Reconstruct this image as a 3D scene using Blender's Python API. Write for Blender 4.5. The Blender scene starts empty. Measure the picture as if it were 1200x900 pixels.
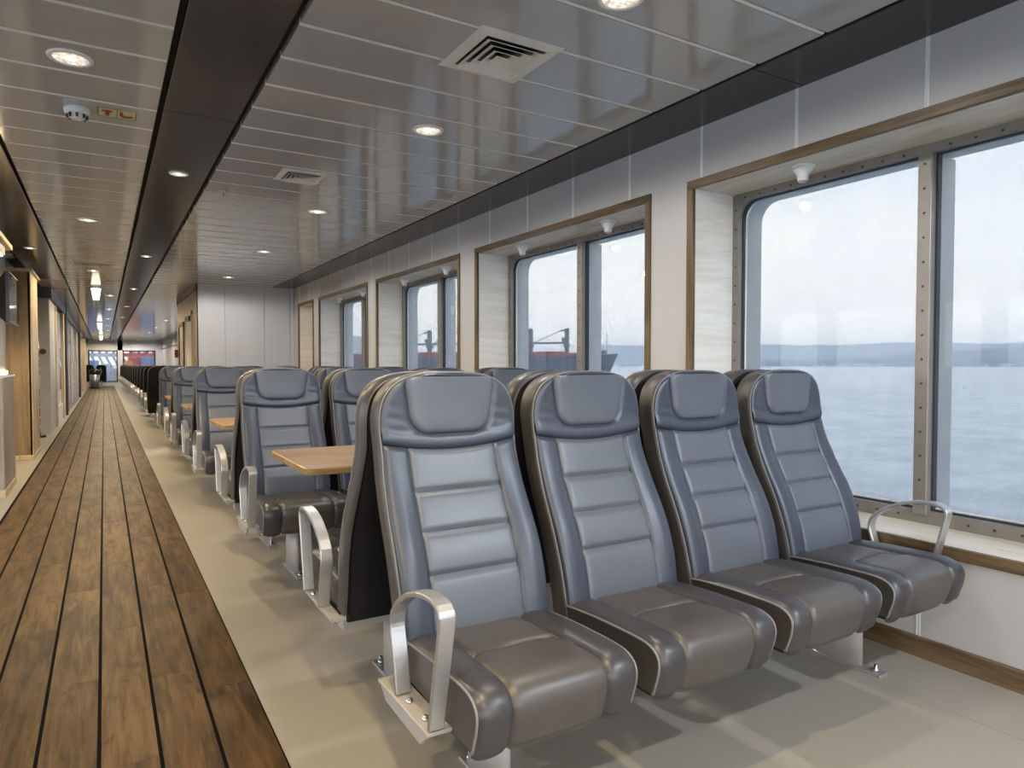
import bpy, bmesh, math, random
import numpy as np
from mathutils import Vector, Matrix, noise as mnoise

random.seed(7)
SC = bpy.context.scene
COL = SC.collection
PI = math.pi

# ------------------------------------------------------------------ camera
CAM_H = 1.2
PITCH = math.atan(23.0 / 800.0)
YAW = math.atan(478.0 * math.cos(PITCH) / 800.0)
cam_d = bpy.data.cameras.new('camera')
cam_d.sensor_width = 36.0
cam_d.lens = 24.0
cam_d.clip_start = 0.05
cam_d.clip_end = 20000
cam = bpy.data.objects.new('camera', cam_d)
COL.objects.link(cam)
cam.location = (0, 0, CAM_H)
cam.rotation_euler = (PI / 2 - PITCH, 0, -YAW)
SC.camera = cam

# ------------------------------------------------------------------ view / exposure
SC.view_settings.view_transform = 'Standard'
SC.view_settings.look = 'None'
SC.view_settings.gamma = 1.0
SC.view_settings.use_curve_mapping = False
SC.view_settings.exposure = 0.42
SC.cycles.use_denoising = True
SC.cycles.max_bounces = 10
SC.cycles.diffuse_bounces = 6
SC.cycles.transparent_max_bounces = 24
SC.cycles.volume_bounces = 2
SC.cycles.sample_clamp_indirect = 6.0

SKY_STRENGTH = 6.0
SPOT_W = 50.0          # watts of one ceiling downlight
WARM = (1.0, 0.80, 0.50)      # aisle lamps
COOL_FILL = (0.78, 0.89, 1.0)       # two added fill lamps behind the viewer, blue light for the seats
NEUTRAL = (1.0, 0.95, 0.90)   # lamps over the seats

# ------------------------------------------------------------------ node helpers
class NT:
    def __init__(s, nt):
        s.t = nt
    def n(s, typ, **kw):
        nd = s.t.nodes.new(typ)
        for k, v in kw.items():
            if k in ('operation', 'blend_type', 'data_type', 'noise_dimensions', 'wave_type', 'bands_direction',
                     'feature', 'distance', 'interpolation', 'musgrave_type', 'space', 'vector_type'):
                setattr(nd, k, v)
            else:
                nd.inputs[k.replace('_', ' ')].default_value = v
        return nd
    def l(s, a, b):
        s.t.links.new(a, b)
    def ramp(s, fac, stops, interp='LINEAR'):
        r = s.t.nodes.new('ShaderNodeValToRGB')
        r.color_ramp.interpolation = interp
        el = r.color_ramp.elements
        while len(el) < len(stops):
            el.new(0.5)
        for e, (p, c) in zip(el, stops):
            e.position = p
            e.color = tuple(c) + (1,) if len(c) == 3 else c
        s.l(fac, r.inputs[0])
        return r.outputs[0]
    def math(s, op, a, b=None, c=None):
        m = s.t.nodes.new('ShaderNodeMath')
        m.operation = op
        for i, v in enumerate((a, b, c)):
            if v is None:
                continue
            if isinstance(v, (int, float)):
                m.inputs[i].default_value = v
            else:
                s.l(v, m.inputs[i])
        return m.outputs[0]

def new_mat(name):
    m = bpy.data.materials.new(name)
    m.use_nodes = True
    b = m.node_tree.nodes['Principled BSDF']
    return m, NT(m.node_tree), b

def plain(name, col, rough=0.5, metal=0.0, var=0.06, scale=8.0, bump=0.0, bscale=200.0, coat=0.0, spec=0.5):
    """principled with a faint procedural variation of colour"""
    m, t, b = new_mat(name)
    tc = t.n('ShaderNodeTexCoord')
    nz = t.n('ShaderNodeTexNoise', Scale=scale, Detail=4.0)
    t.l(tc.outputs['Object'], nz.inputs['Vector'])
    lo = tuple(c * (1 - var) for c in col)
    hi = tuple(min(1, c * (1 + var)) for c in col)
    t.l(t.ramp(nz.outputs['Fac'], [(0.3, lo), (0.7, hi)]), b.inputs['Base Color'])
    b.inputs['Roughness'].default_value = rough
    b.inputs['Metallic'].default_value = metal
    b.inputs['Coat Weight'].default_value = coat
    b.inputs['Specular IOR Level'].default_value = spec
    if bump:
        n2 = t.n('ShaderNodeTexNoise', Scale=bscale, Detail=2.0)
        t.l(tc.outputs['Object'], n2.inputs['Vector'])
        bp = t.n('ShaderNodeBump', Strength=bump, Distance=0.002)
        t.l(n2.outputs['Fac'], bp.inputs['Height'])
        t.l(bp.outputs['Normal'], b.inputs['Normal'])
    return m

def leather(name, col, rough=0.36):
    m, t, b = new_mat(name)
    tc = t.n('ShaderNodeTexCoord')
    nz = t.n('ShaderNodeTexNoise', Scale=5.0, Detail=5.0)
    t.l(tc.outputs['Object'], nz.inputs['Vector'])
    t.l(t.ramp(nz.outputs['Fac'], [(0.3, tuple(c * .92 for c in col)), (0.7, tuple(c * 1.08 for c in col))]), b.inputs['Base Color'])
    vo = t.n('ShaderNodeTexVoronoi', Scale=420.0)
    t.l(tc.outputs['Object'], vo.inputs['Vector'])
    n2 = t.n('ShaderNodeTexNoise', Scale=18.0, Detail=2.0)
    t.l(tc.outputs['Object'], n2.inputs['Vector'])
    h = t.math('MULTIPLY_ADD', n2.outputs['Fac'], 1.6, t.math('MULTIPLY', vo.outputs['Distance'], 0.22))
    bp = t.n('ShaderNodeBump', Strength=0.16, Distance=0.002)
    t.l(h, bp.inputs['Height'])
    t.l(bp.outputs['Normal'], b.inputs['Normal'])
    b.inputs['Roughness'].default_value = rough
    b.inputs['Specular IOR Level'].default_value = 0.7
    return m

def wood(name, dark, mid, light, axis='y', scale=1.0, rough=0.45, knots=0.0, rnd=True, stretch=14.0, bump=0.15):
    m, t, b = new_mat(name)
    tc = t.n('ShaderNodeTexCoord')
    add = t.n('ShaderNodeVectorMath', operation='ADD')
    t.l(tc.outputs['Object'], add.inputs[0])
    if rnd:
        oi = t.n('ShaderNodeObjectInfo')
        cv = t.n('ShaderNodeCombineXYZ')
        r1 = t.math('MULTIPLY', oi.outputs['Random'], 37.0)
        t.l(r1, cv.inputs[0]); t.l(t.math('MULTIPLY', oi.outputs['Random'], 91.0), cv.inputs[1]); t.l(r1, cv.inputs[2])
        t.l(cv.outputs[0], add.inputs[1])
    mp = t.n('ShaderNodeMapping')
    s = {'x': (1, stretch, stretch), 'y': (stretch, 1, stretch), 'z': (stretch, stretch, 1)}[axis]
    mp.inputs['Scale'].default_value = tuple(v * scale for v in s)
    t.l(add.outputs[0], mp.inputs['Vector'])
    g = t.n('ShaderNodeTexNoise', Scale=3.0, Detail=8.0, Roughness=0.62, Distortion=0.5)
    t.l(mp.outputs[0], g.inputs['Vector'])
    mp2 = t.n('ShaderNodeMapping')
    mp2.inputs['Scale'].default_value = tuple((1.3 if v == 1 else 7.0) * scale for v in s)
    t.l(add.outputs[0], mp2.inputs['Vector'])
    big = t.n('ShaderNodeTexNoise', Scale=1.0, Detail=4.0, Distortion=0.9)
    t.l(mp2.outputs[0], big.inputs['Vector'])
    f = t.math('ADD', t.math('MULTIPLY', g.outputs['Fac'], 0.55), t.math('MULTIPLY', big.outputs['Fac'], 0.45))
    c = t.ramp(f, [(0.40, dark), (0.50, mid), (0.60, light)])
    if knots:
        mp3 = t.n('ShaderNodeMapping')
        mp3.inputs['Scale'].default_value = tuple((2.4 if v == 1 else 6.0) for v in s)
        t.l(add.outputs[0], mp3.inputs['Vector'])
        kz = t.n('ShaderNodeTexNoise', Scale=1.0, Detail=3.0, Distortion=1.6)
        t.l(mp3.outputs[0], kz.inputs['Vector'])
        kf = t.ramp(kz.outputs['Fac'], [(0.56, (0, 0, 0)), (0.74, (1, 1, 1))])
        mx = t.n('ShaderNodeMix', data_type='RGBA')
        t.l(t.math('MULTIPLY', kf, knots), mx.inputs[0])
        t.l(c, mx.inputs[6])
        mx.inputs[7].default_value = (dark[0] * .38, dark[1] * .36, dark[2] * .36, 1)
        c = mx.outputs[2]
        # thin dark checks in the boards
        mp4 = t.n('ShaderNodeMapping')
        mp4.inputs['Scale'].default_value = tuple((1.6 if v == 1 else 9.0) for v in s)
        t.l(add.outputs[0], mp4.inputs['Vector'])
        cz = t.n('ShaderNodeTexNoise', Scale=1.0, Detail=5.0, Distortion=1.2)
        t.l(mp4.outputs[0], cz.inputs['Vector'])
        ridge = t.math('ABSOLUTE', t.math('SUBTRACT', cz.outputs['Fac'], 0.5))
        cf_ = t.ramp(ridge, [(0.0, (1, 1, 1)), (0.016, (0, 0, 0))])
        cmask = t.ramp(kz.outputs['Fac'], [(0.50, (0, 0, 0)), (0.62, (1, 1, 1))])
        m4 = t.n('ShaderNodeMix', data_type='RGBA')
        t.l(t.math('MULTIPLY', t.math('MULTIPLY', cf_, cmask), 0.75), m4.inputs[0])
        t.l(c, m4.inputs[6])
        m4.inputs[7].default_value = (dark[0] * .3, dark[1] * .28, dark[2] * .28, 1)
        c = m4.outputs[2]
        b.inputs['Specular IOR Level'].default_value = 0.3
    if knots:
        hv_ = t.n('ShaderNodeHueSaturation')
        t.l(t.math('MULTIPLY_ADD', oi.outputs['Random'], 0.24, 0.84), hv_.inputs['Value'])
        t.l(c, hv_.inputs['Color'])
        c = hv_.outputs[0]
    t.l(c, b.inputs['Base Color'])
    b.inputs['Specular IOR Level'].default_value = 0.18 if knots else 0.32
    b.inputs['Roughness'].default_value = rough
    bp = t.n('ShaderNodeBump', Strength=bump, Distance=0.001)
    t.l(g.outputs['Fac'], bp.inputs['Height'])
    t.l(bp.outputs['Normal'], b.inputs['Normal'])
    return m

def emit(name, col, strength):
    m, t, b = new_mat(name)
    b.inputs['Base Color'].default_value = (*col, 1)
    b.inputs['Emission Color'].default_value = (*col, 1)
    b.inputs['Emission Strength'].default_value = strength
    return m

def glass_mat(name, dirt=0.06):
    m = bpy.data.materials.new(name)
    m.use_nodes = True
    nt = m.node_tree
    nt.nodes.clear()
    t = NT(nt)
    out = t.n('ShaderNodeOutputMaterial')
    tr = t.n('ShaderNodeBsdfTransparent')
    tr.inputs[0].default_value = (0.435, 0.435, 0.428, 1)   # tint added to dim the strong sky outside, both faces
    gl = t.n('ShaderNodeBsdfGlossy', Roughness=0.01)
    lw = t.n('ShaderNodeLayerWeight', Blend=0.5)
    fr_ = t.math('MULTIPLY_ADD', t.math('POWER', lw.outputs['Facing'], 5.0), 0.60, 0.014)
    mx = t.n('ShaderNodeMixShader')
    t.l(fr_, mx.inputs[0]); t.l(tr.outputs[0], mx.inputs[1]); t.l(gl.outputs[0], mx.inputs[2])
    # dried salt streaks on the pane
    tl = t.n('ShaderNodeBsdfTranslucent')
    tl.inputs[0].default_value = (0.9, 0.92, 0.95, 1)
    tc = t.n('ShaderNodeTexCoord')
    mp = t.n('ShaderNodeMapping')
    mp.inputs['Scale'].default_value = (1, 9, 0.9)
    t.l(tc.outputs['Object'], mp.inputs['Vector'])
    nz = t.n('ShaderNodeTexNoise', Scale=2.2, Detail=6.0)
    t.l(mp.outputs[0], nz.inputs['Vector'])
    d = t.ramp(nz.outputs['Fac'], [(0.30, (dirt * .45,) * 3), (0.80, (dirt * 1.6,) * 3)])
    m2 = t.n('ShaderNodeMixShader')
    t.l(d, m2.inputs[0]); t.l(mx.outputs[0], m2.inputs[1]); t.l(tl.outputs[0], m2.inputs[2])
    t.l(m2.outputs[0], out.inputs[0])
    return m

# ------------------------------------------------------------------ world (sky seen through the windows)
w = bpy.data.worlds.new('world')
SC.world = w
w.use_nodes = True
wt = NT(w.node_tree)
w.node_tree.nodes.clear()
wo = wt.n('ShaderNodeOutputWorld')
bg = wt.n('ShaderNodeBackground', Strength=SKY_STRENGTH)
tc = wt.n('ShaderNodeTexCoord')
sp = wt.n('ShaderNodeSeparateXYZ')
wt.l(tc.outputs['Generated'], sp.inputs[0])
grad = wt.ramp(sp.outputs['Z'], [(0.0, (0.67, 0.68, 0.69)), (0.10, (0.62, 0.645, 0.68)), (0.24, (0.54, 0.59, 0.67)), (0.50, (0.33, 0.46, 0.70)), (1.0, (0.23, 0.36, 0.66))])
mp = wt.n('ShaderNodeMapping')
mp.inputs['Scale'].default_value = (2.2, 2.2, 7.0)
wt.l(tc.outputs['Generated'], mp.inputs['Vector'])
cn = wt.n('ShaderNodeTexNoise', Scale=2.3, Detail=7.0, Roughness=0.58, Distortion=0.3)
wt.l(mp.outputs[0], cn.inputs['Vector'])
cf = wt.ramp(cn.outputs['Fac'], [(0.36, (0, 0, 0)), (0.58, (1, 1, 1))])
cf = wt.math('MULTIPLY', cf, wt.ramp(sp.outputs['Z'], [(0.15, (1, 1, 1)), (0.7, (0.15, 0.15, 0.15))]))
cm = wt.n('ShaderNodeMix', data_type='RGBA')
wt.l(cf, cm.inputs[0]); wt.l(grad, cm.inputs[6])
cm.inputs[7].default_value = (0.66, 0.66, 0.655, 1)
wt.l(cm.outputs[2], bg.inputs['Color'])
wt.l(bg.outputs[0], wo.inputs[0])

# ------------------------------------------------------------------ materials
M = {}
M['ceil'] = plain('ceiling_metal', (0.42, 0.42, 0.415), rough=0.10, var=0.02, scale=2, spec=0.6)
M['ceil_dark'] = plain('dark_ceiling_metal', (0.030, 0.028, 0.030), rough=0.2, var=0.05, scale=2, spec=0.55)
M['ceil_beige'] = plain('beige_ceiling', (0.42, 0.36, 0.29), rough=0.3)
M['void'] = plain('dark_void', (0.02, 0.02, 0.022), rough=0.8)
M['wall'] = plain('wall_panel_cream', (0.51, 0.495, 0.48), rough=0.42, var=0.02, scale=1.5)
M['wall_white'] = plain('wall_panel_white', (0.60, 0.62, 0.66), rough=0.4, var=0.02, scale=1.5)
M['joint'] = plain('joint_strip_white', (0.80, 0.80, 0.79), rough=0.35)
M['grey_wall'] = plain('grey_laminate', (0.46, 0.45, 0.44), rough=0.45)
M['vinyl'] = plain('beige_vinyl', (0.36, 0.325, 0.275), rough=0.42, var=0.05, scale=140.0, bump=0.05, bscale=600)
M['caulk'] = plain('black_caulk', (0.006, 0.006, 0.006), rough=0.8, spec=0.05)
M['plank'] = wood('plank_oak', (0.044, 0.021, 0.006), (0.096, 0.051, 0.0165), (0.142, 0.081, 0.030), 'y', 1.0, 0.50, knots=0.8)
M['trim_y'] = wood('trim_wood_y', (0.085, 0.052, 0.024), (0.14, 0.090, 0.045), (0.19, 0.128, 0.068), 'y', 1.2, 0.4)
M['trim_z'] = wood('trim_wood_z', (0.085, 0.052, 0.024), (0.14, 0.090, 0.045), (0.19, 0.128, 0.068), 'z', 1.2, 0.4)
M['veneer_y'] = wood('veneer_pale_y', (0.56, 0.48, 0.36), (0.68, 0.60, 0.48), (0.76, 0.69, 0.57), 'y', 1.0, 0.4)
M['veneer_x'] = wood('veneer_pale_x', (0.74, 0.70, 0.62), (0.81, 0.78, 0.71), (0.87, 0.84, 0.79), 'x', 1.0, 0.4)
M['oak_table'] = wood('table_oak', (0.25, 0.145, 0.055), (0.34, 0.205, 0.085), (0.42, 0.27, 0.125), 'x', 1.0, 0.36)
M['oak_pillar'] = wood('pillar_oak', (0.19, 0.125, 0.066), (0.27, 0.185, 0.10), (0.33, 0.235, 0.135), 'z', 0.8, 0.4)
M['oak_grey'] = wood('grey_oak', (0.26, 0.21, 0.165), (0.36, 0.30, 0.245), (0.44, 0.38, 0.32), 'z', 0.8, 0.45)
M['oak_pale'] = wood('pale_oak', (0.48, 0.36, 0.22), (0.60, 0.47, 0.31), (0.68, 0.56, 0.40), 'z', 0.8, 0.45)
M['lea_mid'] = leather('leather_grey_blue_lit', (0.100, 0.113, 0.141), 0.40)  # grey leather of the backs, blue window light mixed into the colour
M['lea_dark'] = leather('leather_dark_blue_lit', (0.040, 0.049, 0.074), 0.39)  # darker back leather, tinted with the same window blue
M['lea_side'] = leather('leather_side', (0.060, 0.054, 0.050), 0.42)
M['lea_seat'] = leather('leather_seat_warm_lit', (0.076, 0.066, 0.060), 0.40)  # same leather on the cushions, brown of the warm lamps put into the colour
M['lea_seatd'] = leather('leather_seat_dark', (0.046, 0.043, 0.047), 0.38)  # dark leather again, without the blue window tint
M['piping'] = plain('grey_piping', (0.21, 0.205, 0.20), rough=0.5)
M['shell'] = plain('black_shell', (0.010, 0.010, 0.012), rough=0.6, bump=0.05, spec=0.2)
M['alu'] = plain('satin_aluminium', (0.52, 0.515, 0.515), rough=0.36, metal=0.75, var=0.03, scale=30)
M['alu_grey'] = plain('grey_painted_steel', (0.40, 0.38, 0.36), rough=0.4, var=0.03)
M['chrome'] = plain('chrome_bolt', (0.7, 0.7, 0.7), rough=0.15, metal=1.0)
M['steel_frame'] = plain('window_steel', (0.27, 0.245, 0.22), rough=0.45, metal=0.35, var=0.08, scale=14)
M['bolt_dark'] = plain('dark_bolt', (0.09, 0.07, 0.06), rough=0.45, metal=0.5)
M['gasket'] = plain('black_gasket', (0.03, 0.035, 0.045), rough=0.5)
M['hull_paint'] = plain('hull_paint', (0.86, 0.85, 0.81), rough=0.4)
M['glass'] = glass_mat('window_glass', 0.035)
M['white_plastic'] = plain('white_plastic', (0.80, 0.79, 0.77), rough=0.4)
M['vent'] = plain('vent_white', (0.80, 0.78, 0.73), rough=0.4)
M['black'] = plain('black_plastic', (0.015, 0.016, 0.018), rough=0.35)
M['screen'] = plain('dark_screen', (0.03, 0.03, 0.032), rough=0.06, spec=0.9)
def lens_mat():
    m, t, b = new_mat('lamp_lens')
    tc = t.n('ShaderNodeTexCoord')
    vo = t.n('ShaderNodeTexVoronoi', Scale=70.0)
    t.l(tc.outputs['Object'], vo.inputs['Vector'])
    c = t.ramp(vo.outputs['Distance'], [(0.1, (1.0, 0.93, 0.80)), (0.75, (0.42, 0.36, 0.29))])
    t.l(c, b.inputs['Emission Color']); t.l(c, b.inputs['Base Color'])
    b.inputs['Emission Strength'].default_value = 0.85
    b.inputs['Roughness'].default_value = 0.15
    return m
M['reflector'] = lens_mat()
M['bulb'] = emit('lamp_bulb', (1.0, 0.82, 0.55), 14.0)
M['led'] = emit('led_strip', (1.0, 0.80, 0.42), 9.0)
M['pendant'] = emit('lit_pendant', (1.0, 0.90, 0.70), 1.6)
M['sign_glow'] = plain('photoluminescent_sign', (0.60, 0.62, 0.38), rough=0.5)
M['sign_red'] = plain('sign_red', (0.36, 0.02, 0.012), rough=0.5)
M['sign_line'] = plain('sign_line', (0.05, 0.06, 0.03), rough=0.5)
M['red_dark'] = plain('dark_red_plastic', (0.16, 0.02, 0.015), rough=0.4)
M['frost'] = plain('frosted_panel', (0.60, 0.62, 0.60), rough=0.22, spec=0.7)
M['pink_panel'] = plain('pink_reflection_pane', (0.46, 0.34, 0.28), rough=0.2, spec=0.7)  # glass panes; the pink they mirror is put into the colour
M['dark_post'] = plain('dark_post', (0.035, 0.035, 0.038), rough=0.3)

# ------------------------------------------------------------------ mesh helpers
class G:
    """collects verts / faces for one mesh"""
    def __init__(s):
        s.v = []; s.f = []; s.sm = []
    def add(s, verts, faces, smooth=False):
        o = len(s.v)
        s.v.extend(tuple(map(float, p)) for p in verts)
        s.f.extend(tuple(i + o for i in f) for f in faces)
        s.sm.extend([smooth] * len(faces))
        return s
    def box(s, x0, x1, y0, y1, z0, z1, ch=0.0):
        if ch <= 0:
            v = [(x, y, z) for z in (z0, z1) for y in (y0, y1) for x in (x0, x1)]
            f = [(0, 2, 3, 1), (4, 5, 7, 6), (0, 1, 5, 4), (2, 6, 7, 3), (0, 4, 6, 2), (1, 3, 7, 5)]
            return s.add(v, f)
        bm = bmesh.new()
        bmesh.ops.create_cube(bm, size=1.0)
        for q in bm.verts:
            q.co = Vector(((x0 + x1) / 2 + q.co.x * (x1 - x0), (y0 + y1) / 2 + q.co.y * (y1 - y0), (z0 + z1) / 2 + q.co.z * (z1 - z0)))
        bmesh.ops.bevel(bm, geom=bm.edges[:], offset=ch, segments=2 if ch > 0.004 else 1, affect='EDGES', profile=0.5)
        bm.verts.index_update()
        s.add([q.co[:] for q in bm.verts], [[q.index for q in f.verts] for f in bm.faces])
        bm.free()
        return s
    def grid(s, P, smooth=True, flip=False):
        """P[i][j] -> points"""
        n, m = len(P), len(P[0])
        v = [p for row in P for p in row]
        f = []
        for i in range(n - 1):
            for j in range(m - 1):
                q = (i * m + j, i * m + j + 1, (i + 1) * m + j + 1, (i + 1) * m + j)
                f.append(q[::-1] if flip else q)
        return s.add(v, f, smooth)
    def tube(s, path, r, n=6, closed=False, caps=True, smooth=True):
        path = [Vector(p) for p in path]
        rings = []
        L = len(path)
        up = None
        for i, p in enumerate(path):
            if closed:
                d = path[(i + 1) % L] - path[i - 1]
            else:
                d = path[min(i + 1, L - 1)] - path[max(i - 1, 0)]
            d.normalize()
            if up is None:
                up = Vector((0, 0, 1)) if abs(d.z) < 0.9 else Vector((1, 0, 0))
            a = d.cross(up)
            if a.length < 1e-5:
                a = d.cross(Vector((1, 0.3, 0.2)))
            a.normalize()
            b = a.cross(d); b.normalize()
            up = b
            rings.append([p + (a * math.cos(k * 2 * PI / n) + b * math.sin(k * 2 * PI / n)) * r for k in range(n)])
        v = [q for rg in rings for q in rg]
        f = []
        m = L if closed else L - 1
        for i in range(m):
            i2 = (i + 1) % L
            for k in range(n):
                k2 = (k + 1) % n
                f.append((i * n + k, i * n + k2, i2 * n + k2, i2 * n + k))
        if caps and not closed:
            f.append(tuple(range(n))[::-1]); f.append(tuple((L - 1) * n + k for k in range(n)))
        return s.add(v, f, smooth)
    def lathe(s, prof, c=(0, 0, 0), n=20, smooth=True, caps=True):
        v = []; f = []
        for (r, z) in prof:
            for k in range(n):
                a = 2 * PI * k / n
                v.append((c[0] + r * math.cos(a), c[1] + r * math.sin(a), c[2] + z))
        for i in range(len(prof) - 1):
            for k in range(n):
                k2 = (k + 1) % n
                f.append((i * n + k, i * n + k2, (i + 1) * n + k2, (i + 1) * n + k))
        if caps:
            f.append(tuple(range(n))[::-1]); f.append(tuple((len(prof) - 1) * n + k for k in range(n)))
        return s.add(v, f, smooth)
    def prism(s, poly, a0, a1, axis='x', smooth=False):
        """poly: list of 2d points in the other two axes (cyclic order x->yz, y->xz, z->xy)"""
        def mk(p, a):
            return {'x': (a, p[0], p[1]), 'y': (p[0], a, p[1]), 'z': (p[0], p[1], a)}[axis]
        n = len(poly)
        v = [mk(p, a0) for p in poly] + [mk(p, a1) for p in poly]
        f = [(i, (i + 1) % n, n + (i + 1) % n, n + i) for i in range(n)]
        f += [tuple(range(n))[::-1], tuple(range(n, 2 * n))]
        return s.add(v, f, smooth)

def obj(name, g, mat, parent=None, fix=True):
    me = bpy.data.meshes.new(name)
    me.from_pydata(g.v, [], g.f)
    me.update()
    if fix:
        bm = bmesh.new(); bm.from_mesh(me)
        bmesh.ops.recalc_face_normals(bm, faces=bm.faces[:])
        bm.to_mesh(me); bm.free()
    if any(g.sm):
        me.polygons.foreach_set('use_smooth', g.sm if not fix else g.sm)
    me.materials.append(M[mat] if isinstance(mat, str) else mat)
    o = bpy.data.objects.new(name, me)
    COL.objects.link(o)
    if parent is not None:
        o.parent = parent
    return o

def thing(name, label, cat, loc=(0, 0, 0), rz=0.0, group=None, kind=None):
    o = bpy.data.objects.new(name, None)
    o.empty_display_size = 0.1
    COL.objects.link(o)
    o.location = loc
    o.rotation_euler = (0, 0, rz)
    o['label'] = label; o['category'] = cat
    if group: o['group'] = group
    if kind: o['kind'] = kind
    return o

def tag(o, label, cat, group=None, kind=None):
    o['label'] = label; o['category'] = cat
    if group: o['group'] = group
    if kind: o['kind'] = kind
    return o

def struct(name, g, mat, label=None, parent=None):
    o = obj(name, g, mat, parent)
    if parent is None:
        o['kind'] = 'structure'
        if label: o['label'] = label
    return o

def copy_tree(o, loc, rz, label, group=None):
    r = o.copy(); COL.objects.link(r)
    r.location = loc; r.rotation_euler = (0, 0, rz)
    r['label'] = label
    if group: r['group'] = group
    for ch in list(o.children):
        c = ch.copy(); COL.objects.link(c); c.parent = r
        for g in list(ch.children):
            d = g.copy(); COL.objects.link(d); d.parent = c
    return r

def shared(name, me, parent, loc=(0, 0, 0)):
    o = bpy.data.objects.new(name, me)
    COL.objects.link(o); o.parent = parent; o.location = loc
    return o

def smoothpath(pts, n=8):
    """catmull-rom through the points"""
    P = [np.array(p, float) for p in pts]
    out = []
    for i in range(len(P) - 1):
        p0 = P[i - 1] if i else 2 * P[0] - P[1]
        p1, p2 = P[i], P[i + 1]
        p3 = P[i + 2] if i + 2 < len(P) else 2 * P[-1] - P[-2]
        for k in range(n):
            u = k / n
            out.append(0.5 * ((2 * p1) + (-p0 + p2) * u + (2 * p0 - 5 * p1 + 4 * p2 - p3) * u * u + (-p0 + 3 * p1 - 3 * p2 + p3) * u ** 3))
    out.append(P[-1])
    return out

def rounded_rect(x0, x1, y0, y1, r, n=6):
    pts = []
    for cx, cy, a0 in ((x1 - r, y1 - r, 0), (x0 + r, y1 - r, PI / 2), (x0 + r, y0 + r, PI), (x1 - r, y0 + r, 1.5 * PI)):
        for k in range(n + 1):
            a = a0 + k / n * PI / 2
            pts.append((cx + r * math.cos(a), cy + r * math.sin(a)))
    return pts

# ================================================================== THE SETTING
CZ = 2.52            # ceiling height
WX = 2.868           # inner face of the right-hand wall
END = 44.0
BLK_Y, BLK_X = 12.25, 1.31

# ---- floor
g = G().box(-5.2, 3.0, -6.2, END + 0.2, -0.12, -0.012)
floor = struct('floor', g, 'void', 'deck floor of beige vinyl with a strip of wooden planks along the aisle')
for (x0, x1) in ((0.461, 2.498), (2.500, 2.88), (-5.1, -0.703)):
    obj('vinyl_sheet', G().box(x0, x1, -6.1, END, -0.012, 0.0), 'vinyl', floor)
obj('caulking', G().box(-0.703, 0.461, -6.1, END, -0.012, -0.0015), 'caulk', floor)
PW = 0.164
plank_meshes = {}
for s in range(7):
    x1 = 0.4555 - s * PW
    y = -3.0 - random.random() * 1.2
    while y < END:
        L = 1.22 if y < 15 else 2.44
        y1 = min(y + L, END)
        key = round(y1 - y, 3)
        if key not in plank_meshes:
            o = obj('plank', G().box(-PW + 0.0115, 0, 0.0005, key - 0.0005, -0.010, 0.0012, 0.0008), 'plank', floor)
            plank_meshes[key] = o.data
        else:
            o = shared('plank', plank_meshes[key], floor)
        o.location = (x1, y, 0)
        y = y1

# ---- ceiling
g = G().box(-5.2, 3.0, -6.2, END + 0.2, CZ + 0.035, CZ + 0.1)
ceiling = struct('ceiling', g, 'void', 'ceiling of grey metal panels with two dark strips running along the ship')
def panel_g(x0, x1, wdt, L=0.005):
    return G().prism([(0, .020), (L, 0), (wdt - L, 0), (wdt, .020), (wdt, .034), (0, .034)], x0, x1, 'x')
def panel_run(x0, x1, y0, pitch, ya, yb, far_from=20.0):
    me = None
    far = G()
    jm = None
    k = math.floor((ya - y0) / pitch)
    while y0 + k * pitch < yb:
        y = y0 + k * pitch
        if y < far_from:
            if me is None:
                o = obj('panel', panel_g(x0, x1, pitch - 0.020), 'ceil', ceiling); me = o.data
            else:
                o = shared('panel', me, ceiling)
            o.location = (0, y + 0.010, CZ)
            if jm is None:
                o = obj('joint_profile', G().prism([(-.002, .004), (.0105, .001), (.0105, .03), (-.002, .03)], x0, x1, 'x'), 'joint', ceiling); jm = o.data
            else:
                o = shared('joint_profile', jm, ceiling)
            o.location = (0, y, CZ)
        else:
            far.prism([(y + .008, CZ + .012), (y + .015, CZ), (y + pitch - .015, CZ), (y + pitch - .008, CZ + .012), (y + pitch - .008, CZ + .034), (y + .008, CZ + .034)], x0, x1, 'x')
        k += 1
    if far.v:
        o = obj('far_panels', far, 'ceil', ceiling); o['kind'] = 'stuff'
panel_run(0.672, 2.492, 2.73, 0.331, -6.0, END)
panel_run(-0.490, 0.256, 3.02, 0.341, -6.0, END)
panel_run(-5.0, -0.93, 3.02, 0.341, -6.0, 10.4)
def strip_run(x0, x1, ys, mat='ceil_dark', name='dark_strip_panel'):
    for a, b in zip(ys[:-1], ys[1:]):
        obj(name, G().box(x0, x1, a + .0015, b - .0015, CZ, CZ + .034, .002), mat, ceiling)
strip_run(0.285, 0.640, [-6, -2.4, 0.6, 4.0, 7.0, 10.0, 13.0, 16, 19, 22, 25, 28, 31, 34, 37, 40, END])
strip_run(-0.905, -0.515, [-6, -2.4, 0.6, 4.0, 7.0, 10.0, 12.78])
strip_run(-0.905, -0.515, [12.78, 14.25], 'ceil_beige', 'beige_strip_panel')
strip_run(-0.905, -0.515, [14.35, 18, 22, 26, 30, 34, 38, END])
strip_run(2.514, WX + .01, [-6, -3.3, -0.6, 2.1, 4.8, 7.5, 10.2, 12.2, 16, 20, 25, 30, 36, END])
obj('beige_edge', G().box(-0.665, -0.652, 12.8, 14.3, CZ - .006, CZ + .004), 'trim_y', ceiling)

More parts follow.
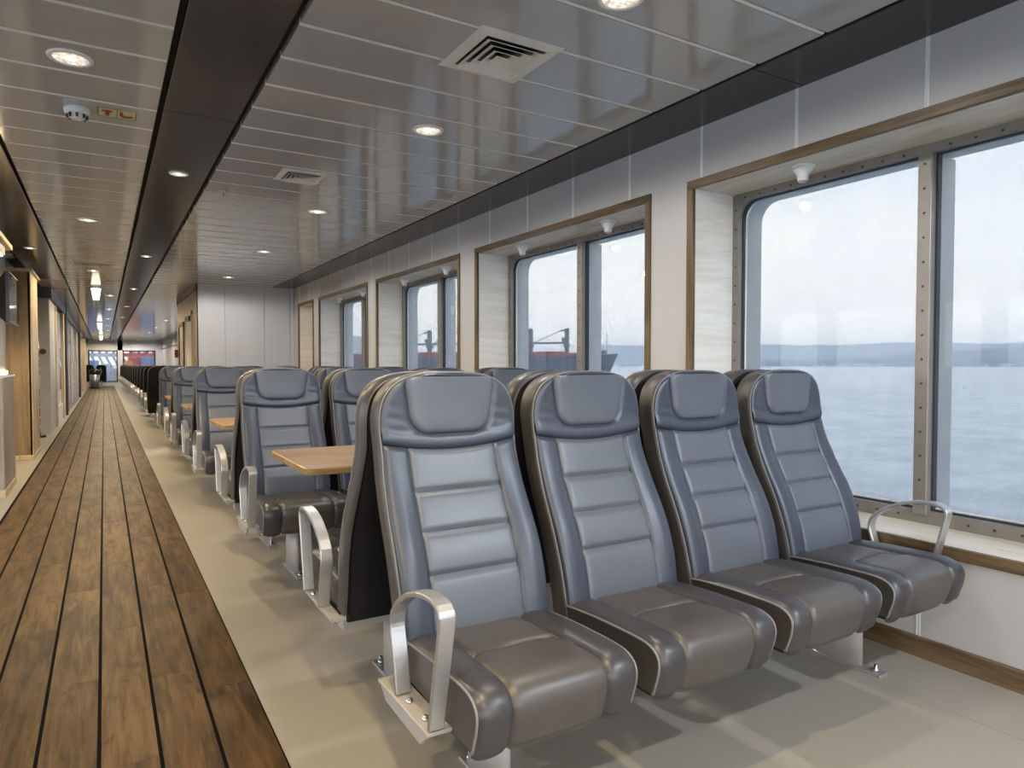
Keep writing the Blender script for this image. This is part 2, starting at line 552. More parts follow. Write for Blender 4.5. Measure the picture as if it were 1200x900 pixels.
# ---- right wall: panels every 0.606 m with white joint strips, windows in deep timber recesses
SILL, HEAD = 0.43, 2.235
WINS = [(0.555 + 2.595 * k, 0.555 + 2.595 * k + 2.292) for k in (-1, 0, 1, 2, 3)] + [(10.935, 11.93)]
g = G().box(3.37, 3.40, -6.2, WINS[0][0] - 0.02, -0.1, CZ + .1)
wall_r = struct('wall_right', g, 'wall', 'cream panelled wall with deep timber framed windows on the right')
J0, JP = 1.534, 0.606
k = math.floor((-6.0 - J0) / JP)
edges = []
while J0 + k * JP < END + JP:
    edges.append(J0 + k * JP); k += 1
for a, b in zip(edges[:-1], edges[1:]):
    if a > 15.4: break
    obj('panel', G().box(WX, WX + .02, a + .004, b - .004, 0.0, SILL + .01), 'wall', wall_r)
    obj('panel', G().box(WX, WX + .02, a + .004, b - .004, HEAD - .01, CZ + .03), 'wall', wall_r)
    # piers between the windows
    cuts = [(-6.2, WINS[0][0])] + [(WINS[i][1], WINS[i + 1][0]) for i in range(len(WINS) - 1)] + [(WINS[-1][1], 15.9)]
    for (c0, c1) in cuts:
        p0, p1 = max(a + .004, c0), min(b - .004, c1)
        if p1 - p0 > 0.01:
            obj('panel', G().box(WX, WX + .02, p0 - (.01 if p0 == c0 else 0), p1 + (.01 if p1 == c1 else 0), SILL + .01, HEAD - .01), 'wall', wall_r)
obj('panel', G().box(WX, WX + .02, edges[0], END, 0, 0.02), 'wall', wall_r)
fp = G().box(WX, WX + .02, 15.8, END, 0, .8).box(WX, WX + .02, 15.8, END, 2.1, CZ + .03).box(WX, WX + .02, 32.4, END, .8, 2.1)
for q in range(7): fp.box(WX, WX + .02, 15.8 + q * 2.6, 16.3 + q * 2.6, .8, 2.1)  # gaps between these piers are unseen openings added to brighten the far end
obj('far_panel', fp, 'wall', wall_r)
for q in range(22, int(END)):
    obj('joint_strip', G().box(WX - .006, WX, q, q + .05, 0.1, 2.05), 'grey_wall', wall_r)
obj('dark_rail', G().box(WX - .03, WX, 20, END, 2.05, 2.11), 'trim_y', wall_r)
for e in edges:
    if e > 12.2 or e < -5.9: continue
    inwin = any(a - .005 < e < b + .005 for a, b in WINS)
    for (z0, z1) in (((0.08, SILL - .0), (HEAD, CZ)) if inwin else ((0.08, CZ),)):
        jg = G().box(WX - .0022, WX + .004, e - .0085, e - .0035, z0, z1).box(WX - .0022, WX + .004, e + .0035, e + .0085, z0, z1).box(WX + .001, WX + .004, e - .004, e + .004, z0, z1)
        obj('joint_strip', jg, 'joint', wall_r)
# hull plating outside, closes the piers
cuts = [(WINS[i][1], WINS[i + 1][0]) for i in range(len(WINS) - 1)] + [(WINS[-1][1], 16.3), (32.4, END)] + [(15.8 + q * 2.6, 16.3 + q * 2.6) for q in range(1, 7)]
for c0, c1 in cuts:
    obj('hull_plate', G().box(3.37, 3.40, c0 - .02, c1 + .02, -0.1, CZ + .1), 'hull_paint', wall_r)
obj('hull_plate', G().box(3.37, 3.40, -6.2, END, -0.1, SILL + .04), 'hull_paint', wall_r)
obj('hull_plate', G().box(3.37, 3.40, -6.2, END, HEAD - .03, CZ + .1).box(3.37, 3.40, 15, END, 2.1, HEAD), 'hull_paint', wall_r)
bb = G().prism([(2.848, 0), (WX, 0), (WX, .082), (2.853, .082), (2.848, .078)], -6.0, 12.25, 'y')
bb_o = struct('baseboard_right', bb, 'trim_y', 'dark timber skirting board below the right windows')

def make_window(n, y0, y1, full=True):
    root = thing('window_%d' % n, 'deep timber framed ship window number %d from the near end' % n, 'window', ((WX), (y0 + y1) / 2, 0), kind='structure')
    h = (y1 - y0) / 2
    def ob(name, g, mat, par=root): return obj(name, g, mat, par)
    T = 0.047
    # local x measured from the wall face (positive = outwards)
    zt, zb = HEAD, SILL
    ob('frame_trim', G().box(-.012, .012, -h, h, zt - T, zt, .002), 'trim_y')
    ob('frame_trim', G().box(-.012, .012, -h, h, zb, zb + T, .002), 'trim_y')
    ob('frame_trim', G().box(-.012, .012, -h, -h + T, zb + T, zt - T, .002), 'trim_z')
    ob('frame_trim', G().box(-.012, .012, h - T, h, zb + T, zt - T, .002), 'trim_z')
    X1 = 0.315
    ob('reveal_board', G().box(.012, X1 + .03, h - T, h - T + .02, zb + T - .02, zt - T + .02), 'veneer_x')
    ob('reveal_board', G().box(.012, X1 + .03, -h + T - .02, -h + T, zb + T - .02, zt - T + .02), 'veneer_x')
    ob('head_board', G().box(.012, X1 + .03, -h + T, h - T, zt - T, zt - T + .02), 'veneer_y')
    ob('sill_board', G().box(.012, X1 + .03, -h + T, h - T, zb + T - .02, zb + T), 'veneer_y')
    a = h - T
    if not full:
        ob('backing', G().box(X1, X1 + .02, -h, h, zb, zt), 'veneer_y'); return root
    # steel frame: plate with a rounded opening
    z0, z1 = zb + T, zt - T
    def plate(xa, xb, oy, oz0, oz1, iy, iz0, iz1, r, mat, name, par=root):
        inner = rounded_rect(-iy, iy, iz0, iz1, r, 8)
        outer = []
        for (yy, zz) in inner:
            # push to the outer rectangle
            s = max(abs(yy) / iy, abs(zz - (iz0 + iz1) / 2) / ((iz1 - iz0) / 2))
            sy = max(-1, min(1, yy / iy / s)); sz = max(-1, min(1, (zz - (iz0 + iz1) / 2) / ((iz1 - iz0) / 2) / s))
            outer.append((sy * oy, (oz0 + oz1) / 2 + sz * (oz1 - oz0) / 2))
        N = len(inner)
        v = [(xa, p[0], p[1]) for p in inner] + [(xa, p[0], p[1]) for p in outer] + [(xb, p[0], p[1]) for p in inner] + [(xb, p[0], p[1]) for p in outer]
        f = []
        for i in range(N):
            j = (i + 1) % N
            f += [(i, j, N + j, N + i), (2 * N + i, 3 * N + i, 3 * N + j, 2 * N + j), (i, 2 * N + i, 2 * N + j, j), (N + i, N + j, 3 * N + j, 3 * N + i)]
        return obj(name, G().add(v, f), mat, par)
    fr = plate(X1, X1 + .03, a, z0, z1, a - .045, z0 + .058, z1 - .043, .10, 'steel_frame', 'steel_frame')
    plate(X1 + .03, X1 + .05, a + .01, z0, z1, a - .052, z0 + .066, z1 - .050, .10, 'gasket', 'gasket')
    plate(X1 + .05, X1 + .185, a + .08, z0 - .06, z1 + .06, a - .056, z0 + .072, z1 - .040, .12, 'hull_paint', 'hull_reveal')
    ob('mullion', G().box(X1 - .012, X1 + .05, -.030, .030, z0 + .04, z1 - .04, .003), 'steel_frame')
    ob('hull_mullion', G().box(X1 + .055, X1 + .185, -.034, .026, z0 + .05, z1 - .05, .004), 'hull_paint')
    ob('mullion_gasket', G().box(X1 + .028, X1 + .056, -.040, .040, z0 + .05, z1 - .05), 'gasket')
    for sy in (-1, 1):
        ob('glass_pane', G().box(X1 + .058, X1 + .064, min(sy * .02, sy * (a - .03)), max(sy * .02, sy * (a - .03)), z0 + .04, z1 - .035), 'glass')
    # bolts
    b = G()
    def bolt(x, y, z):
        ring = [(x, y + .0065 * math.cos(q * PI / 3), z + .0065 * math.sin(q * PI / 3)) for q in range(6)]
        tip = [(x - .005, y + .0045 * math.cos(q * PI / 3), z + .0045 * math.sin(q * PI / 3)) for q in range(6)]
        b.add(ring + tip, [(q, (q + 1) % 6, 6 + (q + 1) % 6, 6 + q) for q in range(6)] + [tuple(range(6, 12))])
    nz = 15
    for q in range(nz):
        z = z0 + .09 + (z1 - z0 - .18) * q / (nz - 1)
        bolt(X1 - .012, 0, z)
        for sy in (-1, 1): bolt(X1, sy * (a - .022), z)
    ny = 21
    for q in range(ny):
        y = -a + .09 + (2 * a - .18) * q / (ny - 1)
        if abs(y) < .04: continue
        bolt(X1, y, z0 + .028); bolt(X1, y, z1 - .026)
    o = ob('frame_bolts', b, 'bolt_dark'); o['kind'] = 'stuff'
    return root
win_roots = []
for i, (a, b) in enumerate(WINS):
    win_roots.append(make_window(i + 1, a, b, full=(i < 5)))

# ---- white bulkhead block at the end of the seating bay, with its side doors
g = G().box(BLK_X + .02, 2.9, BLK_Y + .02, BLK_Y + 3.4, 0, CZ + .03)
wall_m = struct('wall_middle', g, 'wall_white', 'white panelled bulkhead closing the seating bay')
bx = [BLK_X, 1.74, 2.37, 2.80, WX]
for a, b in zip(bx[:-1], bx[1:]):
    obj('panel', G().box(a + .003, b - .003, BLK_Y, BLK_Y + .02, 0, CZ + .02, .002), 'wall_white', wall_m)
obj('side_panel', G().box(BLK_X, BLK_X + .02, BLK_Y, BLK_Y + 3.4, 0, CZ - .1), 'oak_grey', wall_m)
obj('dark_top_trim', G().box(BLK_X - .012, BLK_X + .02, BLK_Y, BLK_Y + 3.4, CZ - .1, CZ + .01), 'trim_y', wall_m)
d = thing('door_1', 'frosted glass door in a pale frame on the side of the white bulkhead', 'door', (BLK_X, BLK_Y + .55, 0), kind='structure')
obj('frame', G().box(-.03, 0, 0, .06, 0, 2.1).box(-.03, 0, 1.0, 1.06, 0, 2.1).box(-.03, 0, 0, 1.06, 2.05, 2.12), 'oak_pale', d)
obj('door_leaf', G().box(-.012, 0, .06, 1.0, 0, 2.05), 'frost', d)
obj('door_closer', G().box(-.07, -.012, .08, .4, 1.95, 2.02, .004), 'black', d)
d = thing('door_2', 'pale laminate door further along the side of the white bulkhead', 'door', (BLK_X, BLK_Y + 1.95, 0), kind='structure')
obj('frame', G().box(-.03, 0, 0, .06, 0, 1.98).box(-.03, 0, .86, .92, 0, 1.98).box(-.03, 0, 0, .92, 1.93, 2.0), 'trim_z', d)
obj('door_leaf', G().box(-.01, 0, .06, .86, 0, 1.93), 'grey_wall', d)

# ---- walls behind the camera and to port (same sky; back openings added for light)
bw = G().box(-5.2, 3.4, -2.95, -2.8, -.1, .12).box(-5.2, 3.4, -2.95, -2.8, 2.44, CZ + .1)
for x in (-5.2, -3.2, -1.3, .6, 2.5):
    bw.box(x, x + .15 if x < 2 else 3.4, -2.95, -2.8, .12, 2.44)
struct('wall_back', bw, 'wall', 'unseen wall behind the viewer, large windows added to light the seats')
lw = G().box(-5.2, -5.05, -6.2, 10.6, -.1, .8).box(-5.2, -5.05, -6.2, 10.6, 2.2, CZ + .1)
for y in (-6.2, -3.4, -0.6, 2.2, 5.0, 7.8, 10.4):
    lw.box(-5.2, -5.05, y, y + .3, .8, 2.2)
struct('wall_left', lw, 'wall', 'port side wall with openings to the sea')
pw = G().box(-5.1, -1.06, 10.47, 10.6, -.02, CZ + .03)
struct('wall_port', pw, 'wall_white', 'white cross wall behind the counter on the left')

# ---- far end wall with two windows
ew = G()
ew.box(-1.6, -0.74, END, END + .15, 0, CZ + .05).box(0.66, 0.90, END, END + .15, 0, CZ + .05).box(2.52, 3.0, END, END + .15, 0, CZ + .05)
ew.box(-0.74, 0.66, END, END + .15, 0, .22).box(-0.74, 2.52, END, END + .15, 1.98, CZ + .05).box(.9, 2.52, END, END + .15, 0, .75)
struct('wall_front', ew, 'wall_white', 'grey end wall with two windows at the far end of the aisle')
for n, (x0, x1, z0) in enumerate(((-0.74, 0.66, .22), (0.90, 2.52, .75))):
    r = thing('window_%d' % (7 + n), ['far left end window above the aisle', 'far right end window above the seat rows'][n], 'window', (0, END, 0), kind='structure')
    f = G()
    f.box(x0, x0 + .06, -.02, .1, z0, 1.98).box(x1 - .06, x1, -.02, .1, z0, 1.98).box(x0, x1, -.02, .1, 1.92, 1.98).box(x0, x1, -.02, .1, z0, z0 + .06)
    obj('frame', f, 'dark_post', r)
    obj('glass_pane', G().box(x0 + .05, x1 - .05, .04, .046, z0 + .05, 1.93), 'glass', r)

# ---- left side of the aisle, far part: frames, glazed doors, panelled partitions
LX = -0.78
sw = G().box(-1.12, -1.06, 10.6, END, 0, CZ + .03)
struct('wall_aisle', sw, 'grey_wall', 'grey partition wall along the left of the aisle')
ls = G().box(-1.06, LX - .02, 14.2, 15.7, 0.06, 2.33).box(-1.06, LX - .03, 14.2, 15.7, 0, .06)
struct('trim_1', ls, 'grey_wall', 'grey laminate return wall beside the wooden pillar')
struct('trim_2', G().box(-1.06, LX + .02, 14.1, END, 2.36, CZ + .03), 'dark_post', 'dark glossy bulkhead above the doors along the aisle')
struct('trim_3', G().box(-1.06, LX + .03, 14.05, 14.12, 2.33, 2.38), 'dark_post', 'thin dark rail across the head of the doors')
d = thing('door_3', 'glazed door with a pale wooden frame on the left of the aisle', 'door', (LX, 15.75, 0), kind='structure')
obj('frame', G().box(-.1, .0, 0, .28, 0, 2.33, .004), 'oak_pale', d)
obj('frame', G().box(-.1, .02, 2.3, 2.7, 0, 2.33, .004), 'oak_pale', d)
obj('glass_pane', G().box(-.05, -.04, .28, 2.3, 0.35, 2.3), 'frost', d)
obj('kick_plate', G().box(-.06, -.02, .28, 2.3, 0, .35), 'wall_white', d)
obj('door_handle', G().tube([(-.03, .5, .7), (.03, .5, .72), (.03, .5, 1.5), (-.03, .5, 1.52)], .014, 8), 'chrome', d)
for i, (y, wd) in enumerate(((19.2, .25), (29.5, .35))):
    struct('trim_%d' % (4 + i), G().box(-1.06, LX + .04, y, y + wd, 0, CZ, .004), 'dark_post', ['dark full height post on the left of the aisle', 'second dark post further along the aisle'][i])
part = thing('partition', 'row of glass panes in metal frames, pink reflections painted in, left of the aisle', 'partition', (LX, 19.5, 0))
for k in range(7):
    y = k * 1.4
    obj('frame', G().box(-.08, .012, y, y + .07, 0, 2.33, .003), 'alu_grey', part)
    for z0, z1 in ((.12, .62), (.68, 1.22), (1.28, 1.78), (1.84, 2.3)):
        obj('panel', G().box(-.05, -.02, y + .075, y + 1.395, z0, z1, .004), 'pink_panel' if (k + int(z0 * 3)) % 2 else 'frost', part)
struct('trim_6', G().box(-1.06, LX + .06, 36.0, 37.6, 0, CZ, .004), 'oak_pale', 'pale wooden column far along the left of the aisle')
struct('trim_7', G().box(-1.06, LX + .02, 39.5, 40.0, 0, CZ, .004), 'dark_post', 'dark column at the far left end of the aisle')

# ================================================================== THE PLACE OUTSIDE
def sea_mat():
    m, t, b = new_mat('sea_water')
    tc = t.n('ShaderNodeTexCoord')
    mp = t.n('ShaderNodeMapping'); mp.inputs['Scale'].default_value = (1, 1, 1)
    t.l(tc.outputs['Object'], mp.inputs['Vector'])
    n1 = t.n('ShaderNodeTexNoise', Scale=0.45, Detail=6.0, Roughness=0.6)
    n2 = t.n('ShaderNodeTexNoise', Scale=0.16, Detail=8.0, Roughness=0.62)
    t.l(mp.outputs[0], n1.inputs['Vector']); t.l(mp.outputs[0], n2.inputs['Vector'])
    t.l(t.ramp(n2.outputs['Fac'], [(0.38, (0.34, 0.40, 0.375)), (0.62, (0.60, 0.645, 0.60))]), b.inputs['Base Color'])
    b.inputs['Roughness'].default_value = 0.22
    bp = t.n('ShaderNodeBump', Strength=1.0, Distance=0.5)
    t.l(n1.outputs['Fac'], bp.inputs['Height'])
    t.l(bp.outputs['Normal'], b.inputs['Normal'])
    return m
M['sea'] = sea_mat()
SEA = -8.0
sea = struct('ground_sea', G().box(-6000, 12000, -9000, 12000, SEA - 1, SEA), 'sea', 'calm grey green sea outside the windows')

def hill_mat(name, c0, c1, c2):
    m, t, b = new_mat(name)
    tc = t.n('ShaderNodeTexCoord')
    n1 = t.n('ShaderNodeTexNoise', Scale=0.006, Detail=8.0, Roughness=0.65)
    t.l(tc.outputs['Object'], n1.inputs['Vector'])
    t.l(t.ramp(n1.outputs['Fac'], [(0.35, c0), (0.5, c1), (0.68, c2)]), b.inputs['Base Color'])
    b.inputs['Roughness'].default_value = 0.9
    return m
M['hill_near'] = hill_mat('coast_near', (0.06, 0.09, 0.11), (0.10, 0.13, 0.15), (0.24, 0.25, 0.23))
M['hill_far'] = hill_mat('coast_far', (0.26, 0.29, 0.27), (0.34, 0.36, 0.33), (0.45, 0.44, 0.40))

def bearing(u, dist):
    """horizontal point at a distance along the bearing of photo column u"""
    a = YAW + math.atan((u - 600) / 800.0)
    return math.sin(a) * dist, math.cos(a) * dist

def coast(name, u0, u1, dist, depth, hfun, mat, label, n=90):
    g = G()
    rows = []
    for j in range(9):
        q = j / 8
        row = []
        for i in range(n):
            u = u0 + (u1 - u0) * i / (n - 1)
            x, y = bearing(u, dist + depth * q)
            h = hfun(u, q) * math.sin(min(1, q * 1.15) * PI / 2) ** 0.8
            row.append((x, y, SEA - 1 + max(0, h)))
        rows.append(row)
    g.grid(rows, True)
    o = obj(name, g, mat)
    return tag(o, label, 'coast', kind='structure')
def hn(u, s, k): return mnoise.noise(Vector((u * s, k, 0.3)))
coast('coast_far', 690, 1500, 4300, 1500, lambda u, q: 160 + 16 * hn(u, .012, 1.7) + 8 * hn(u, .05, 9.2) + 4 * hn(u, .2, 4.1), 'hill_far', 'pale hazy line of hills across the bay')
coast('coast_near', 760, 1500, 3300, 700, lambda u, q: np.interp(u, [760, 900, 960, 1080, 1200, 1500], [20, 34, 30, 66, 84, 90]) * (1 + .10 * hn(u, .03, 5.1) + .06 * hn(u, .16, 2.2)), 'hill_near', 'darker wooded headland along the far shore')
# white buildings along the far shore
bl = G()
random.seed(3)
for i in range(46):
    u = random.choice((random.uniform(985, 1040), random.uniform(880, 1200), random.uniform(720, 770)))
    x, y = bearing(u, 3290)
    s = random.uniform(5, 14)
    bl.box(x - s, x + s, y - s, y + s, SEA, SEA + random.uniform(6, 16))
o = obj('shore_houses', bl, 'wall_white'); tag(o, 'scatter of tiny pale houses along the far shoreline', 'houses', kind='stuff')

# buoys
def buoy(u, v, label, mat):
    dist = (CAM_H - SEA) / ((v - 427.0) / 800.0) * math.cos(math.atan((u - 600) / 800)) ** -1
    x, y = bearing(u, dist)
    t = thing('buoy', label, 'buoy', (x, y, SEA))
    obj('float', G().lathe([(.05, -.3), (.5, -.2), (.72, .15), (.6, .5), (.2, .75), (.04, .8)], n=12), mat, t)
    obj('mast', G().tube([(0, 0, .7), (0, 0, 1.5)], .07, 6), mat, t)
M['red_paint'] = plain('red_paint', (0.72, 0.085, 0.04), rough=0.5)
buoy(1130, 455, 'white mooring buoy floating on the water beyond the nearest window', 'white_plastic')
buoy(1134, 439, 'small red buoy floating farther out beyond the nearest window', 'red_paint')

# ---- cargo ship
M['ship_hull'] = plain('ship_hull', (0.085, 0.095, 0.125), rough=0.6, var=.1, scale=.2)
M['ship_red'] = plain('ship_red', (0.36, 0.075, 0.06), rough=0.6, var=.15, scale=.3)
M['ship_grey'] = plain('ship_grey', (0.15, 0.17, 0.165), rough=0.6)
M['ship_white'] = plain('ship_white', (0.75, 0.75, 0.75), rough=0.6)
bx_, by_ = bearing(724, 500)
sx_, sy_ = bearing(392, 590)
shL = math.hypot(bx_ - sx_, by_ - sy_)
ship = thing('cargo_ship', 'dark blue cargo ship with red deck line and grey cranes anchored outside', 'ship', (bx_, by_, SEA), math.atan2(by_ - sy_, bx_ - sx_))
# local: +x forwards (bow at 0), hull from -L to 0
def hull_sec(x):
    q = -x / shL
    bw = 14.0 * min(1, (max(0, -x + 0.0) / 34.0)) ** 0.55
    top = 15.2 + 1.9 * max(0, 1 - q / .10) ** 1.5
    return bw, top
rows = []
xs = [0.3, -1, -3, -6, -10, -16, -24, -36, -60, -100, -150, -shL]
for x in xs:
    bw, top = hull_sec(min(x, 0))
    rake = 7.5 * max(0, 1 + x / 24.0)
    rows.append([(x - rake * (1 - z / top), sgn * bw * (.45 + .55 * z / top) if abs(x) < 30 else sgn * bw, z - (0)) for sgn, z in ((1, top), (1, top * .66), (1, top * .33), (1, -1), (-1, -1), (-1, top * .33), (-1, top * .66), (-1, top))])
g = G().grid(rows, False)
g.add([rows[i][0] for i in range(len(xs))] + [rows[i][-1] for i in range(len(xs))], [(i, i + 1, len(xs) + i + 1, len(xs) + i) for i in range(len(xs) - 1)])
g.add(rows[-1], [tuple(range(8))])
obj('hull', g, 'ship_hull', ship)
g = G()
for sgn in (1, -1):
    P = []
    for x in [-16, -24, -36, -60, -100, -150, -shL + 20]:
        bw, top = hull_sec(x)
        P.append([(x, sgn * bw * .98, top - .1), (x, sgn * bw * .98, top + 2.3)])
    g.grid(P, False)
    g.grid([[(a[0], a[1] - sgn * .8, a[2]) for a in r] for r in P], False)
    g.grid([[r[1], (r[1][0], r[1][1] - sgn * .8, r[1][2])] for r in P], False)
obj('bulwark', g, 'ship_red', ship)
for k in range(6):
    x = -40 - k * 24
    obj('hatch_cover', G().box(x - 19, x, -9, 9, 14.5, 18.6 + .1), 'ship_red', ship)
for k in range(5):
    x = -38 - k * 28
    cr = obj('deck_crane', G().box(x - 1.3, x + 1.3, -1.6, 1.6, 15, 36).box(x - 3.6, x - 1.3, -1.5, 1.5, 26, 29).box(x - 2.2, x + 2.2, -2.2, 2.2, 22, 24).box(x - 4.4, x - 1.3, -.7, .7, 33.8, 35.0), 'ship_grey', ship)
    obj('jib', G().box(x - 26, x - 1, -.6, .6, 24.4, 25.8), 'ship_grey', cr)
    obj('cable', G().tube([(x - 3.6, 0, 34.5), (x - 25, 0, 25.5)], .28, 4), 'ship_grey', cr)
fm = obj('foremast', G().tube([(-8, 0, 15), (-8, 0, 31)], .42, 6).tube([(-9.5, 0, 26), (-6.5, 0, 26)], .3, 6).box(-8.6, -7.4, -.6, .6, 24, 24.8), 'ship_white', ship)
obj('windlass', G().box(-20, -15, -4, 4, 16, 18.8).box(-12.5, -9, -3, 3, 16.5, 19.3).box(-26, -23, -5, -2, 16, 18.8), 'ship_grey', ship)
acc = obj('superstructure', G().box(-shL + 4, -shL + 20, -12, 12, 15, 30).box(-shL + 6, -shL + 18, -14, 14, 30, 33), 'ship_white', ship)

# ---- dockside things seen, blurred by distance, through the far end windows
M['orange'] = plain('orange_paint', (0.95, 0.36, 0.06), rough=0.5)
M['dock_blue'] = plain('dock_blue', (0.22, 0.33, 0.52), rough=0.6)
M['dock_pale'] = plain('dock_pale', (0.62, 0.66, 0.72), rough=0.6)
dk = struct('ground_dock', G().box(-30, 40, END + 6, END + 80, -1.2, -1.0), 'grey_wall', 'concrete quay beyond the far end windows')
def container(x0, x1, y0, y1, z0, z1, mat, label):
    t = thing('container', label, 'container', ((x0 + x1) / 2, y0, z0))
    w2 = (x1 - x0) / 2
    obj('body', G().box(-w2, w2, 0, y1 - y0, 0, z1 - z0, .03), mat, t)
    n = max(3, int((x1 - x0) / .35))
    rib = G()
    for k in range(n):
        x = -w2 + (x1 - x0) * (k + .5) / n
        rib.box(x - .05, x + .05, -.05, 0, .1, z1 - z0 - .1)
    o = obj('corrugation', rib, mat, t); o['kind'] = 'stuff'
container(1.6, 2.35, 58, 62, -1, 1.75, 'red_paint', 'red container seen through the middle of the far right window')
container(2.35, 3.2, 57, 61, -1, 1.75, 'dock_blue', 'blue container seen at the right side of the far right window')
container(1.1, 1.7, 54, 57, -1, 1.45, 'orange', 'orange container low at the left of the far right window')
container(-0.95, -0.35, 60, 64, -1, 1.5, 'dock_blue', 'blue container low at the left of the far left window')
container(-0.2, 0.45, 58, 62, -1, 1.25, 'dock_pale', 'pale container in the middle of the far left window')
container(0.45, 0.95, 57, 60, -1, 0.9, 'wall_white', 'white container at the right of the far left window')
def gantry(x0, x1, y, z1, mat, label, n=3):
    t = thing('gantry_crane', label, 'crane', ((x0 + x1) / 2, y, -1))
    w2 = (x1 - x0) / 2
    for s in (-1, 1):
        obj('leg', G().box(s * w2 - .14, s * w2 + .14, -.14, .14, 0, z1 + 1), mat, t)
    obj('beam', G().box(-w2 - .4, w2 + .4, -.18, .18, z1 * .62, z1 * .62 + .3), mat, t)
    for k in range(n):
        a = -w2 + 2 * w2 * k / n; b = -w2 + 2 * w2 * (k + 1) / n
        obj('brace', G().tube([(a, 0, z1 * .62 + .2), (b, 0, z1 + .8)], .10, 4).tube([(b, 0, z1 * .62 - 1.2), (a, 0, z1 * .62)], .09, 4), mat, t)
gantry(1.3, 3.7, 66, 4.6, 'red_paint', 'red steel gantry beyond the far right window', 4)
gantry(2.2, 4.6, 70, 4.4, 'ship_white', 'white steel gantry behind the red one in the far right window', 3)
gantry(-1.4, 1.2, 68, 4.6, 'dock_pale', 'pale steel scaffold frame beyond the far left window', 5)

# ================================================================== SEATS
YC = 2.045          # back-to-back plane of the nearest pair of rows
PITCH_ROW = 2.36
SX0, SP = 0.93, 0.54
HW = 0.23

_pz = np.array([.28, .44, .50, .56, .61, .65, .70, .76, .82, .88, .94, 1.0, 1.06, 1.12, 1.19])
_py = np.array([1.695, 1.726, 1.738, 1.754, 1.772, 1.788, 1.812, 1.845, 1.873, 1.898, 1.915, 1.925, 1.929, 1.929, 1.927]) - YC
_zz = np.linspace(.28, 1.19, 400)
_yy = np.interp(_zz, _pz, _py)
_k = np.hanning(41); _k /= _k.sum()
_yy = np.convolve(np.pad(_yy, 20, mode='edge'), _k, 'valid')
def prof(z): return float(np.interp(z, _zz, _yy))

ZC, HC, PE = 0.995, 0.178, 3.0
def hw(z):
    """half width of the backrest at height z"""
    if z <= ZC:
        # slightly fuller in the lumbar zone, a little waist below the head
        return HW + 0.004 * math.sin((z - .44) / .4 * PI) * (1 if .44 < z < .84 else 0) - 0.004 * math.exp(-((z - .93) / .06) ** 2)
    q = min(1.0, (z - ZC) / HC)
    return HW * (1 - q ** PE) ** (1 / PE)
ZTOP = ZC + HC
XS = 0.147           # vertical seams
QZ = (0.820, 0.711, 0.598)
def border_z(x): return 0.938 + 0.024 * (abs(x) / HW) ** 2
def padw(z):
    if z < .988: return 0.0
    W = .131 + .020 * min(1, (z - .988) / .14)
    if z < 1.042:
        q = (1.042 - z) / .054
        W += -.054 + .054 * math.sqrt(max(0, 1 - q * q))
    return W
def gs(d, w): return math.exp(-(d / w) ** 2)

def back_y(x, z, border=False):
    """front skin of the backrest (local y, facing -y)"""
    h = max(hw(z), 1e-4)
    y = prof(z)
    ax = abs(x)
    # bolsters lean forward, edges roll back
    lean = math.exp(-((z - .62) / .22) ** 2)
    y -= 0.014 * lean * min(1, max(0, (ax - .10) / .09)) ** 2
    y += 0.006 * max(0, (ax - (h - .02)) / .02) ** 2
    # seams
    bz = border_z(x)
    y += 0.009 * gs(z - bz, .007)
    if z < bz:
        y += 0.006 * gs(ax - XS, .005)
        # pillow of side bolster
        if ax > XS: y -= 0.003 * math.sin(PI * min(1, (ax - XS) / max(.02, h - XS)))
        else:
            zs = [.44] + list(QZ[::-1]) + [bz]
            for a, b in zip(zs[:-1], zs[1:]):
                if a <= z <= b:
                    q = (z - a) / (b - a)
                    y -= 0.0065 * (max(0, math.sin(PI * q)) ** 0.5) * (1 - (ax / XS) ** 6 * .6)
            for q in QZ:
                y += 0.006 * gs(z - q, .008) + .003 * gs(z - q - .007, .0022) + .003 * gs(z - q + .007, .0022)
            # puckers near the upper quilt line
            y += 0.0015 * math.sin(x * 95 + z * 30) * gs(z - .845, .02) * gs(ax - XS + .03, .05)
    else:
        pw = padw(z)
        f = ax - pw
        gx = (padw(z + .002) - padw(z - .002)) / .004
        dd = f / math.sqrt(1 + gx * gx)
        if z < .99: dd = math.hypot(max(0, ax - .077), max(0, .988 - z)) if z < .988 else max(0.0, ax - padw(z))
        elif ax < .077: dd = max(dd, .988 - z)
        if z <= 1.165:
            y += 0.007 * gs(dd, .0055)
        if border and dd < 0 and z <= 1.163: y += .008 * min(1, -dd / .008)
        elif dd < 0: y -= 0.008 * (1 - math.exp(dd / .02))
        else: y -= 0.0045 * math.sin(PI * min(1, max(0, (z - bz) / .05))) * (1 if z < bz + .05 else 0)
        y += 0.0012 * math.sin(z * 160 + x * 40) * gs(ax - .18, .03) * gs(z - 1.02, .05)
    return y

def dense(a, b, n, k=1.6):
    """n samples a..b, denser at both ends"""
    t = np.linspace(-1, 1, n)
    t = np.sign(t) * (1 - (1 - np.abs(t)) ** k)
    return [a + (b - a) * (q + 1) / 2 for q in t]

